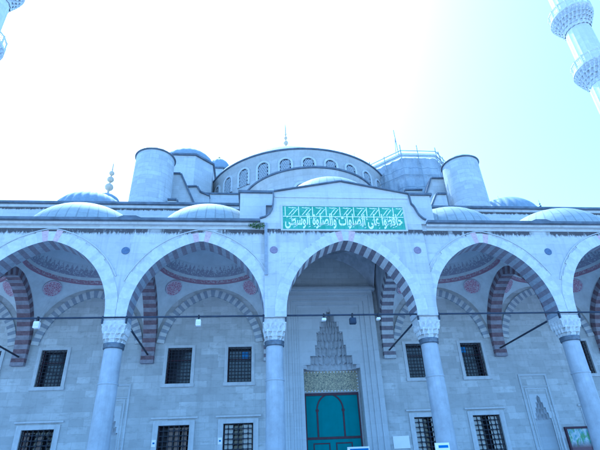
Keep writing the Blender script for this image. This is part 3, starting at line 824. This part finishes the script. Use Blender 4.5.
P(m, 'stalactite_hood', m_muq, portal)
YD = YW+0.43
m = MB((0, YD, 6)); m.box(-1.46, 1.44, YD-0.03, YD-.002, 5.55, 6.45, 0)
P(m, 'gilded_panel', m_gold, portal)
m = MB((0, YD, 6))
n_ = 34
for q in range(n_):
    xx = -1.5+2.98*q/(n_-1)
    for z in (5.50, 6.49): m.box(xx-0.025, xx+0.025, YD-0.05, YD-.002, z-0.03, z+0.03, q % 2)
for q in range(12):
    z = 5.55+0.9*q/11
    for xx in (-1.5, 1.48): m.box(xx-0.025, xx+0.025, YD-0.05, YD-.002, z-0.025, z+0.025, q % 2)
P(m, 'studded_border', [m_goldplain, m_white], portal)
m = MB((0, YD, 1)); m.box(-1.47, 1.43, YD-0.06, YD-.002, 0.35, 5.36, 0)
zl = 3.22; am = 0.045
m.box(-1.5, 1.46, YD-0.10, YD-0.0605, 5.26, 5.40, 1); m.box(-1.49, -1.41, YD-0.09, YD-.0605, 0.35, 5.26, 1); m.box(1.37, 1.45, YD-0.09, YD-.0605, 0.35, 5.26, 1)
m.box(-1.41, 1.37, YD-0.09, YD-.0605, 3.12, 3.24, 1)
for s_ in (-1, 1): m.box(-0.14+s_*0.70-am, -0.14+s_*0.70+am, YD-0.085, YD-.0605, 3.24, 4.55, 1); m.box(-0.14+s_*0.70-0.08, -0.14+s_*0.70+0.08, YD-0.09, YD-.0605, 4.46, 4.58, 1)
pa = pointed(0.66, 0.10, 4.55, 4.54, 22); pb = offset(pa, 0.08)
for a, b, A, B in zip(pa[:-1], pa[1:], pb[:-1], pb[1:]):
    y = YD-0.085; m.quad((a[0]-.14, y, a[1]), (b[0]-.14, y, b[1]), (B[0]-.14, y, B[1]), (A[0]-.14, y, A[1]), 1)
    m.quad((b[0]-.14, y, b[1]), (a[0]-.14, y, a[1]), (a[0]-.14, y+.025, a[1]), (b[0]-.14, y+.025, b[1]), 1)
for a, b in ((-1.12, -0.25), (0.05, 0.92)):
    m.box(a, b, YD-0.08, YD-.0605, 2.90, 2.96, 1); m.box(a, a+0.06, YD-0.08, YD-.0605, 1.0, 2.90, 1); m.box(b-0.06, b, YD-0.08, YD-.0605, 1.0, 2.90, 1)
P(m, 'door', [m_teal, m_maroon], portal)

# --- upper masses
def coping_poly(name, poly, y0, y1, mat, parent, lo, th=0.12):
    """wall whose upper edge (poly, left to right) carries a dark lead coping"""
    cx = sum(p[0] for p in poly)/len(poly); m = MB((cx, y0, lo))
    body = [(poly[0][0], lo), (poly[-1][0], lo)]+poly[::-1]
    m.prism(body, y0, y1); o = P(m, name, mat, parent)
    m = MB((cx, y0, lo))
    for (x0, z0), (x1, z1) in zip(poly[:-1], poly[1:]):
        d = Vector((x1-x0, z1-z0)).normalized(); nn = Vector((-d.y, d.x))*th
        m.prism([(x0, z0), (x1, z1), (x1+nn.x, z1+nn.y), (x0+nn.x, z0+nn.y)], y0-0.14, y1)
    P(m, 'coping', m_edge, o); return o

# round stair towers
for sx in (-1, 1):
    cx, cy = (11.82 if sx > 0 else -11.58), 9.4
    m = MB((cx, cy, 0)); m.lathe([(1.46, 16.7), (1.43, 18.0), (1.36, 22.35)], cx, cy, 48, 0)
    o = P(m, 'round_tower', m_tower, mosque)
    m = MB((cx, cy, 0)); m.lathe([(1.36, 22.35), (1.45, 22.37), (1.47, 22.43), (1.38, 22.48)], cx, cy, 48, 0); P(m, 'lead_rim', m_edge, o)
    m = MB((cx, cy, 0)); m.lathe([(1.38, 22.48), (1.1, 22.75), (0.75, 22.98), (0.4, 23.1), (0.02, 23.14)], cx, cy, 48, 0, True, 0, 2*pi, 0.03, 16); P(m, 'lead_cap', m_leadrib, o)
# stepped buttress walls between towers and drum
for sx in (-1, 1):
    f = lambda pl: [(sx*a, b) for a, b in (pl if sx > 0 else pl)][:: (1 if sx > 0 else -1)]
    def L(pl): 
        q = [(sx*a, b) for a, b in pl]; return q if q[0][0] < q[-1][0] else q[::-1]
    coping_poly('buttress', L([(11.2, 22.15), (9.95, 22.15), (8.7, 19.3)]), 10.85, 11.5, m_hall, mosque, 16.8)
    if sx < 0:
        coping_poly('lower_buttress', L([(9.6, 21.65), (8.8, 21.70), (8.55, 21.2), (7.8, 20.85)]), 11.9, 12.6, m_hall, mosque, 16.8)
        coping_poly('roof_step', L([(10.2, 18.4), (9.6, 18.4), (9.3, 17.4)]), 8.6, 9.1, m_hall, mosque, 16.8)
    else:
        coping_poly('roof_step', L([(9.9, 19.4), (9.2, 19.4), (8.2, 17.5)]), 8.9, 9.4, m_hall, mosque, 16.8)
        coping_poly('lower_buttress', L([(9.6, 21.9), (8.1, 21.85), (7.95, 21.2), (7.4, 20.6)]), 12.2, 12.8, m_hall, mosque, 16.8)
m = MB(); m.lathe([(0.0, -0.03), (0.26, -0.03), (0.26, 0.02)], 0, 0, 20, 0, False)
m.v = [(a, c_, b) for a, b, c_ in m.v]; m.f = [f_[::-1] for f_ in m.f]
P(m, 'round_window', m_shutter, mosque, loc=(10.02, 10.84, 20.4))

# lower block under the drums
m = MB((0, 10, 17)); m.box(-8.3, 8.3, 12.3, 14.0, 16.8, 21.3); m.box(-6.2, 6.2, 7.6, 12.0, 16.8, 17.6)
P(m, 'roof_block', m_hall, mosque)
m = MB((0, 10, 17)); m.prism_h([(-8.4, 12.2), (8.4, 12.2), (8.4, 14.1), (-8.4, 14.1)], 21.3, 21.42); P(m, 'roof_block_lead', m_edge, mosque)

def lattice_window(parent, cx, cy, rad, ang, z0, z1, hw):
    """arched window on a drum: stone surround, dark glass and plaster lattice, facing outward at angle ang"""
    n_ = Vector((sin(ang), -cos(ang), 0)); t_ = Vector((cos(ang), sin(ang), 0)); base = Vector((cx, cy, 0))+n_*rad
    def W3(u, d, z): p = base+t_*u+n_*d; return (p.x, p.y, z)
    zs_ = z1-hw; arc = [(-hw, z0)]+[(-hw*cos(pi*q/12), zs_+hw*sin(pi*q/12)) for q in range(13)]+[(hw, z0)]
    m = MB(W3(0, 0, z0)); outp = [(-hw-0.17, z0)]+[(-(hw+0.17)*cos(pi*q/12), zs_+(hw+0.17)*sin(pi*q/12)) for q in range(13)]+[(hw+0.17, z0)]
    for k in range(len(arc)-1):
        a, b, A, B = arc[k], arc[k+1], outp[k], outp[k+1]
        m.quad(W3(a[0], 0.10, a[1]), W3(b[0], 0.10, b[1]), W3(B[0], 0.10, B[1]), W3(A[0], 0.10, A[1]))
        m.quad(W3(b[0], 0.10, b[1]), W3(a[0], 0.10, a[1]), W3(a[0], -0.22, a[1]), W3(b[0], -0.22, b[1]))
        m.quad(W3(A[0], 0.10, A[1]), W3(B[0], 0.10, B[1]), W3(B[0], -0.05, B[1]), W3(A[0], -0.05, A[1]))
    o = P(m, 'window', m_trim, parent)
    m = MB(W3(0, 0, z0)); d = 0.02
    m.F([m.V(*W3(u, d, z)) for u, z in arc])
    P(m, 'glazing', m_glass, o)
    m = MB(W3(0, 0, z0)); r = 0.075; pz = z0+0.08; row = 0
    while pz < z1-0.05:
        u = -hw+0.09+(0.10 if row % 2 else 0)
        while u < hw-0.05:
            lim = hw if pz < zs_ else sqrt(max(0, hw*hw-(pz-zs_)**2))
            if abs(u) < lim-0.04:
                k = 6; pin = [(u+r*0.62*cos(2*pi*q/k), pz+r*0.62*sin(2*pi*q/k)) for q in range(k)]; po = [(u+r*1.45*cos(2*pi*q/k), pz+r*1.45*sin(2*pi*q/k)) for q in range(k)]
                for q in range(k):
                    e = (q+1) % k; m.quad(W3(pin[q][0], 0.05, pin[q][1]), W3(po[q][0], 0.05, po[q][1]), W3(po[e][0], 0.05, po[e][1]), W3(pin[e][0], 0.05, pin[e][1]))
            u += 0.20
        pz += 0.175; row += 1
    P(m, 'lattice', m_lattice, o)

def drum(name, cx, cy, rad, z0, z1, wins_, parent, a0=-pi, a1=0.0, wz=None, hw=0.45, seg=72):
    m = MB((cx, cy, 0)); pr = [(rad, z0), (rad, z1-0.35), (rad+0.10, z1-0.30), (rad+0.12, z1-0.12), (rad+0.22, z1-0.02)]
    m.lathe(pr, cx, cy, seg, 0, True, a0, a1); o = P(m, name, m_drum, parent)
    m = MB((cx, cy, 0)); m.lathe([(rad+0.22, z1-0.02), (rad+0.32, z1), (rad+0.32, z1+0.12), (rad-0.1, z1+0.22)], cx, cy, seg, 0, False, a0, a1)
    P(m, 'lead_eave', m_edge, o)
    for a in wins_: lattice_window(o, cx, cy, rad, R(a), wz[0], wz[1], hw)
    return o
big = drum('main_drum', 0, 19.8, 8.55, 19.5, 25.0, [-75, -62.4, -49.9, -37.3, -24.8, -12.2, 0.4, 13, 25.5, 38, 50.6, 63, 75], mosque, wz=(22.55, 24.25), hw=0.46)
inn = drum('lower_drum', 0, 11.86, 4.95, 16.6, 20.0, [-66, -40, -13, 13, 40, 66], mosque, wz=(17.7, 18.9), hw=0.36, seg=56)
def cap(cx, cy, r, z, h, name, parent, a0=-pi, a1=0.0, seg=96, mat=m_leadbig):
    m = MB((cx, cy, 0)); n = 18
    m.lathe([(r*(1-q/n), z+h*(1-(1-q/n)**1.6)) for q in range(n)]+[(0.02, z+h)], cx, cy, seg, 0, True, a0, a1); return P(m, name, mat, parent)
cap(0, 19.8, 8.5, 25.15, 3.7, 'half_dome', mosque); cap(0, 11.86, 4.9, 20.15, 1.9, 'lower_half_dome', mosque, seg=64)
# main dome far behind
m = MB((0, 33, 0)); m.lathe([(12.3, 20), (12.3, 28.2), (12.5, 28.4), (12.5, 28.6), (11.9, 28.8)], 0, 33, 96); md = P(m, 'main_dome_drum', m_hall, mosque)
m = MB((0, 33, 0)); n = 24; m.lathe([(11.9*cos(pi/2*q/n), 28.3+11.0*sin(pi/2*q/n)) for q in range(n)]+[(0.03, 39.3)], 0, 33, 120)
md2 = P(m, 'main_dome', m_leadbig, mosque); make_finial(0, 33, 39.2, 8.2, md2, m_palegold, 5, w=0.8)
# side exedra roofs behind the weight turrets
# octagonal weight turrets
def octo(cx, cy, r, z0, z1, m, mi=0):
    m.prism_h([(cx+r*cos(pi/8+q*pi/4), cy+r*sin(pi/8+q*pi/4)) for q in range(8)], z0, z1, mi)
for sx in (-1, 1):
    cx, cy = sx*10.36, 16.0
    m = MB((cx, cy, 0)); octo(cx, cy, 2.5, 16.7, 26.1, m); o = P(m, 'weight_turret', m_hall, mosque)
    m = MB((cx, cy, 0)); octo(cx, cy, 2.68, 26.1, 26.26, m); P(m, 'lead_eave', m_edge, o)
    m = MB((cx, cy, 0)); n = 14; hd = 1.7 if sx < 0 else 0.5; m.lathe([(2.35*cos(pi/2*q/n), 26.27+hd*sin(pi/2*q/n)) for q in range(n)]+[(0.03, 26.27+hd)], cx, cy, 96, 0, True, 0, 2*pi, 0.02, 24)
    o2 = P(m, 'lead_dome', m_leadrib, o)
    if sx < 0: make_finial(cx, cy, 27.95, 1.7, o2, m_goldplain, 2)
# distant turret by the main dome
for sx in (-1, 1):
    cx, cy = sx*9.0, 30.0
    m = MB((cx, cy, 0)); octo(cx, cy, 1.75, 20, 35.3, m); o = P(m, 'far_turret', m_hall, mosque)
    m = MB((cx, cy, 0)); octo(cx, cy, 1.9, 35.3, 35.5, m); P(m, 'lead_eave', m_edge, o)
    m = MB((cx, cy, 0)); n = 12; m.lathe([(1.6*cos(pi/2*q/n), 35.5+2.3*sin(pi/2*q/n)) for q in range(n)]+[(0.03, 37.8)], cx, cy, 64, 0, True, 0, 2*pi, 0.05, 16)
    o2 = P(m, 'lead_dome', m_leadrib, o)
    make_finial(cx, cy, 37.7, 2.0, o2, m_goldplain, 1)
# ribbed corner domes
for sx in (-1, 1):
    cx, cy = sx*17.0, 13.6
    m = MB((cx, cy, 0)); m.lathe([(2.9, 16.7), (2.9, 19.0), (3.0, 19.1), (2.8, 19.3)], cx, cy, 48, 0); o = P(m, 'corner_drum', m_hall, mosque)
    m = MB((cx, cy, 0)); n = 18; m.lathe([(2.8*cos(pi/2*q/n), 19.2+2.5*sin(pi/2*q/n)) for q in range(n)]+[(0.03, 21.7)], cx, cy, 140, 0, True, 0, 2*pi, 0.055, 28)
    o2 = P(m, 'corner_dome', m_leadrib, o)
    make_finial(cx, cy, 21.65, 0.75, o2, m_bronze, 2)
# small domes set further back, only their finials clear the parapet
for cx, cy, zt, h, mt in ((-18.45, 20.0, 25.9, 4.2, m_palegold), (19.45, 12.0, 19.95, 1.15, m_bronze), (24.0, 14.5, 20.3, 1.6, m_bronze)):
    m = MB((cx, cy, 0)); n = 12; rr = 1.7 if cx > 0 else 1.2; m.lathe([(rr, 16.7)]+[(rr*cos(pi/2*q/n), zt-rr*0.62+rr*0.62*sin(pi/2*q/n)) for q in range(n)]+[(0.03, zt)], cx, cy, 40)
    o = P(m, 'back_dome', m_leadrib, mosque); make_finial(cx, cy, zt-0.05, h, o, mt, 3, w=1.15)

# ------------------------------------------------------------------ minarets
def minaret(cx, cy, label):
    root = empty('minaret', (cx, cy, 0), label, 'minaret', 'minarets at the front corners of the mosque')
    m = MB((cx, cy, 0)); 
    def fl(z0, r0, z1, r1, mi=0): m.lathe([(r0, z0), (r1, z1)], cx, cy, 64, mi, False, 0, 2*pi, -0.045, 16)
    m.prism_h([(cx+2.2*cos(pi/8+q*pi/4), cy+2.2*sin(pi/8+q*pi/4)) for q in range(8)], 0, 17)
    m.lathe([(2.1, 17), (1.3, 20)], cx, cy, 32); fl(20, 1.28, 51.5, 1.08)
    P(m, 'shaft', m_minaret, root)
    for zf in (25.2, 33.9, 41.2):
        m = MB((cx, cy, 0))
        def plan_b(t, k): a = 2*pi*t; r = 1.18+0.72*k; return (cx+r*cos(a), cy+r*sin(a))
        stalactites(m, plan_b, [(zf-1.9, zf-1.35, 0, 0.22, 18), (zf-1.5, zf-0.95, 0.18, 0.45, 24), (zf-1.1, zf-0.5, 0.40, 0.72, 28), (zf-0.65, zf-0.05, 0.66, 1.0, 32)])
        m.lathe([(1.18, zf-1.9), (1.3, zf-1.2), (1.6, zf-.4), (1.82, zf-0.05)], cx, cy, 48)
        m.lathe([(1.9, zf-0.05), (1.98, zf), (1.98, zf+0.10), (1.1, zf+0.11)], cx, cy, 48, 0, False)
        o = P(m, 'balcony', m_muq2, root)
        m = MB((cx, cy, 0)); ns = 16
        for q in range(ns):
            a0, a1 = 2*pi*q/ns, 2*pi*(q+1)/ns
            p0 = Vector((cx+1.93*cos(a0), cy+1.93*sin(a0), 0)); p1 = Vector((cx+1.93*cos(a1), cy+1.93*sin(a1), 0))
            m.tube((p0.x, p0.y, zf+.1), (p0.x, p0.y, zf+1.15), 0.07, 6)
            for z0, z1 in ((zf+0.1, zf+0.28), (zf+0.98, zf+1.12)):
                n_ = (p1-p0).orthogonal().normalized(); nn = Vector((p0.x+p1.x-2*cx, p0.y+p1.y-2*cy, 0)).normalized()*0.04
                A, B, D_, E_ = p0+nn, p1+nn, p1-nn, p0-nn
                m.prism_h([(A.x, A.y), (B.x, B.y), (D_.x, D_.y), (E_.x, E_.y)][::-1], z0, z1)
            for j in range(3):
                for i2 in range(4):
                    u = (i2+0.5)/4; c_ = p0.lerp(p1, u); z = zf+0.40+0.22*j; h = 0.07
                    t_ = (p1-p0).normalized()*0.075; m.quad((c_.x-t_.x, c_.y-t_.y, z-h), (c_.x+t_.x, c_.y+t_.y, z-h), (c_.x+t_.x, c_.y+t_.y, z+h), (c_.x-t_.x, c_.y-t_.y, z+h))
        P(m, 'railing', m_minaret, o)
    m = MB((cx, cy, 0)); m.lathe([(1.25, 51.5), (1.25, 51.8), (0.9, 54), (0.05, 62)], cx, cy, 40); sp = P(m, 'spire', m_leadrib, root)
    make_finial(cx, cy, 61.8, 2.5, sp, m_goldplain, 3)
m_muq2 = simple('minaret_stalactites', (0.50, 0.52, 0.55), 0.8, 0.35, 5.0)
minaret(-27.35, 9.5, 'pale fluted minaret with stalactite balconies at the left corner, mostly cut off by the frame')
minaret(27.8, 9.5, 'pale fluted minaret with two stalactite balconies against blue sky at the right corner')

# ------------------------------------------------------------------ scaffolding round the right weight turret
cx, cy, rr = 10.25, 16.8, 4.05
sc = empty('scaffolding', (cx, cy, 16.8), 'tall scaffolding wrapped in pale blue sheeting, bare poles on top, beside the right round tower', 'scaffolding')
pts8 = [(cx+rr*cos(pi/8+q*pi/4), cy+rr*sin(pi/8+q*pi/4)) for q in range(8)]
m = MB((cx, cy, 16.8))
rg = random.Random(5)
for q in range(8):
    a, b = Vector((*pts8[q], 0)), Vector((*pts8[(q+1) % 8], 0)); nrm = Vector(((a.x+b.x)/2-cx, (a.y+b.y)/2-cy, 0)).normalized()
    NX, NZ = 10, 12; grid = []
    for j in range(NZ+1):
        row = []
        for i2 in range(NX+1):
            p = a.lerp(b, i2/NX); z = 17+8.9*j/NZ; dsp = 0.0 if i2 in (0, NX) else 0.10*sin(i2*1.9+j*0.8+q)+rg.uniform(-0.05, 0.05)
            if j % 3 == 0: dsp *= 0.3
            zz_ = z+(0.06*sin(i2*2.3+q) if j == NZ else 0)
            row.append(m.V(p.x+nrm.x*dsp, p.y+nrm.y*dsp, zz_))
        grid.append(row)
    for j in range(NZ):
        for i2 in range(NX): m.F([grid[j][i2], grid[j][i2+1], grid[j+1][i2+1], grid[j+1][i2]], 0, False)
P(m, 'sheeting', m_net, sc)
for q in range(8):
    m = MB((*pts8[q], 17)); x, y = pts8[q]; ox, oy = (x-cx)*0.04, (y-cy)*0.04; h = rg.uniform(26.7, 27.5)
    m.tube((x+ox, y+oy, 25.3), (x+ox, y+oy, h), 0.045, 6); P(m, 'pole', m_steel, sc)
    x2, y2 = pts8[(q+1) % 8]
    mx, my = (x+x2)/2+ox, (y+y2)/2+oy
    m = MB((mx, my, 17)); m.tube((mx, my, 25.2), (mx, my, rg.uniform(26.3, 27.3)), 0.04, 6); P(m, 'pole', m_steel, sc)
    m = MB((mx, my, 25))
    for z in (26.1, 26.6): m.tube((x+ox, y+oy, z), (x2+(x2-cx)*.04, y2+(y2-cy)*.04, z), 0.04, 6)
    P(m, 'guard_rail', m_steel, sc)
    a_, b_ = Vector((x, y, 0)), Vector((x2, y2, 0)); m = MB((mx, my, 25)); i_ = (Vector((cx, cy, 0))-(a_+b_)/2).normalized()*0.05
    m.prism_h([(a_.x, a_.y), (b_.x, b_.y), ((b_+i_).x, (b_+i_).y), ((a_+i_).x, (a_+i_).y)], 26.05, 26.45); P(m, 'toe_board', m_shutter, sc)
for q in range(8):                                     # ledgers tied outside the sheeting
    x, y = pts8[q]; x2, y2 = pts8[(q+1) % 8]; o_ = 1.05
    m = MB(((x+x2)/2, (y+y2)/2, 22))
    P_ = lambda u, z: (cx+((x+(x2-x)*u)-cx)*o_, cy+((y+(y2-y)*u)-cy)*o_, z)
    for z in (20.2, 22.1, 24.0): m.tube(P_(0, z), P_(1, z), 0.028, 6)
    for u in (0.0, 0.5): m.tube(P_(u, 17), P_(u, 25.4), 0.028, 6)
    P(m, 'ledger', m_steel, sc)
m = MB((cx, cy, 25.9)); octo(cx, cy, 3.9, 25.60, 25.66, m); P(m, 'platform', m_plank, sc)
m = MB((12.8, 13.2, 22))
for q in range(7):
    z = 20.2+q*0.85; m.box(12.6+0.06*q, 12.95, 13.55, 13.75, z, z+0.08); m.tube((12.2, 13.3, z), (13.3, 14.4, z+0.05), 0.04, 6)
P(m, 'bracket_row', m_steel, sc)
m = MB((13.4, 14.4, 20)); m.tube((12.1, 12.95, 26.6), (14.0, 15.1, 21.6), 0.05, 6); P(m, 'brace', m_steel, sc)
m = MB((8.6, 13.0, 27)); m.tube((8.45, 13.0, 26.2), (8.35, 13.0, 29.0), 0.035, 6); m.tube((8.2, 13.0, 26.2), (8.38, 13.0, 28.2), 0.03, 6); P(m, 'mast', m_steel, sc)

# ------------------------------------------------------------------ small things
def floodlight(x, z, label, mat, w_=0.11, h_=0.27, g_='floodlights hung under the tie rods', y=-0.03):
    root = empty('floodlight', (x, y, z), label, 'floodlight', g_)
    m = MB((x, y, z)); m.box(x-w_, x+w_, y-0.10, y+0.10, z-0.14-h_, z-0.14); b_ = P(m, 'housing', mat, root, bevel=0.02)
    m = MB((x, y, z)); m.box(x-w_*0.8, x+w_*0.8, y-0.112, y-0.101, z-0.12-h_+0.03, z-0.19); P(m, 'lens', m_shutter if mat is m_white else m_screen, b_)
    m = MB((x, y, z)); m.box(x-0.03, x+0.03, y-0.06, y+0.06, z-0.14, z+0.06); P(m, 'clamp', m_iron, root)
floodlight(-12.80, 7.50, 'white floodlight hanging under the iron rod of the leftmost visible arch', m_white)
floodlight(-6.47, 7.50, 'white floodlight under the rod of the arch left of the inscription bay', m_white, 0.10, 0.26)
floodlight(-1.25, 7.50, 'small white floodlight on the rod in front of the portal stalactites', m_white, 0.09, 0.11)
floodlight(1.10, 7.50, 'small white floodlight on the right part of the rod before the portal', m_white, 0.08, 0.10)
floodlight(-0.02, 7.50, 'black speaker box hanging from the rod in the middle of the portal arch', m_screen, 0.14, 0.26)  # a speaker box, no lamp; reuses the floodlight shape

# plaque right of the portal
m = MB((3.38, YW, 2.85)); m.box(2.96, 3.82, YW-0.05, YW-.002, 2.55, 3.13)
o = m.build('plaque', m_white); tag(o, 'blank looking white plaque on the wall between portal and grilled window', 'plaque')
# poster in a maroon frame
pst = empty('framed_poster', (13.10, YW, 1.5), 'framed colourful picture poster in a maroon frame low on the wall right of the niche', 'poster')
m = MB((13.1, YW, 1.5)); x0, x1, z0, z1 = 12.40, 13.80, 1.3, 3.27
for a, b, c_, d in ((x0, x1, z1-0.10, z1), (x0, x1, z0, z0+0.1), (x0, x0+0.1, z0+.1, z1-.1), (x1-0.1, x1, z0+.1, z1-.1)): m.box(a, b, YW-0.12, YW-.002, c_, d)
P(m, 'frame', m_maroon, pst)
def poster_mat():
    t = NT('poster_print'); oc = t.obj(); x, y, z = t.sep(oc)
    n = t.noise(oc, 3.2, 5, 0.7); v = t.noise(oc, 2.0, 3, 0.6, 2, 1, 1)
    c = t.mix(t.ramp(n, 0.4, 0.6), (0.10, 0.28, 0.36), (0.50, 0.56, 0.60)); c = t.mix(t.ramp(v, 0.52, 0.6), c, (0.12, 0.30, 0.14))
    c = t.mix(t.ramp(z, 1.1, 0.75), c, (0.12, 0.07, 0.10)); return t.out(c, 0.25)
m = MB((13.1, YW, 1.5)); m.box(x0+.1, x1-.1, YW-0.04, YW-.002, z0+.1, z1-.1); P(m, 'print', poster_mat(), pst)
# notice stands
def notice(x, y, w_, ztop, label, tilt=0):
    root = empty('notice_stand', (x, y, 0), label, 'notice stand', 'notice stands in front of the mosque')
    m = MB((x, y, 1)); m.box(x-w_/2, x+w_/2, y-0.03, y+0.03, ztop-0.75, ztop); b_ = P(m, 'board', m_white, root)
    m = MB((x, y, 1)); m.box(x-w_/2+0.12, x+w_/2-0.05, y-0.036, y-0.0305, ztop-0.17, ztop-0.08); m.box(x-w_/2+0.05, x+w_/2-0.05, y-0.036, y-0.0305, ztop-0.6, ztop-0.28); P(m, 'print', m_blueink, b_)
    m = MB((x, y, 0)); fl_ = 0.35 if y > -0.7 else 0.0; m.tube((x, y, fl_+0.03), (x, y, ztop-0.75), 0.03, 8); m.box(x-0.25, x+0.25, y-0.2, y+0.2, fl_+.002, fl_+0.04); P(m, 'pole', m_steel, root)
notice(0.87, 5.5, 1.08, 2.66, 'white notice board with blue print standing before the teal door')
notice(2.78, -0.5, 0.54, 2.43, 'small white notice board at the foot of the column right of the portal')
# little stickers beside the lower windows
for x, lab in ((-9.07, 'small white smoking style notice left of the lattice window with brown shutters'), (-5.85, 'small white notice left of the lower window with white curtains'),
               (-9.83+0.0, None)):
    if lab is None: continue
    m = MB((x, YW-0.08, 3.2)); m.box(x-0.10, x+0.10, YW-0.10, YW-0.072, 3.05, 3.36, 0)
    m.lathe([(0.0, 0), (0.045, 0), (0.045, 0.01)], 0, 0, 4, 1, False) if False else m.box(x-0.05, x+0.05, YW-0.104, YW-0.1005, 3.17, 3.25, 1)
    tag(m.build('wall_notice', [m_white, m_blueink]), lab, 'wall notice', 'small notices beside the lower windows')
# weed growing from the cornice end
m = MB((-4.05, -0.2, 11.75)); rg = random.Random(11)
for q in range(170):
    a = rg.uniform(0, 2*pi); r = rg.random()**0.6*0.34; px, py, pz = -4.1+r*cos(a)*1.1, -0.26+0.12*rg.uniform(-1, 1), 11.70+r*sin(a)*0.42
    s_ = rg.uniform(0.03, 0.06); d = Vector((rg.uniform(-1, 1), rg.uniform(-1, 1), rg.uniform(-1, 1))).normalized()*s_; e = d.orthogonal().normalized()*s_*0.5
    p = Vector((px, py, pz)); m.quad(tuple(p-d), tuple(p+e), tuple(p+d), tuple(p-e))
m.tube((-4.1, 0.0, 11.62), (-4.1, -0.26, 11.72), 0.02, 5)
tag(m.build('weed', m_moss), 'small green weed sprouting below the cornice left of the inscription bay', 'weed')
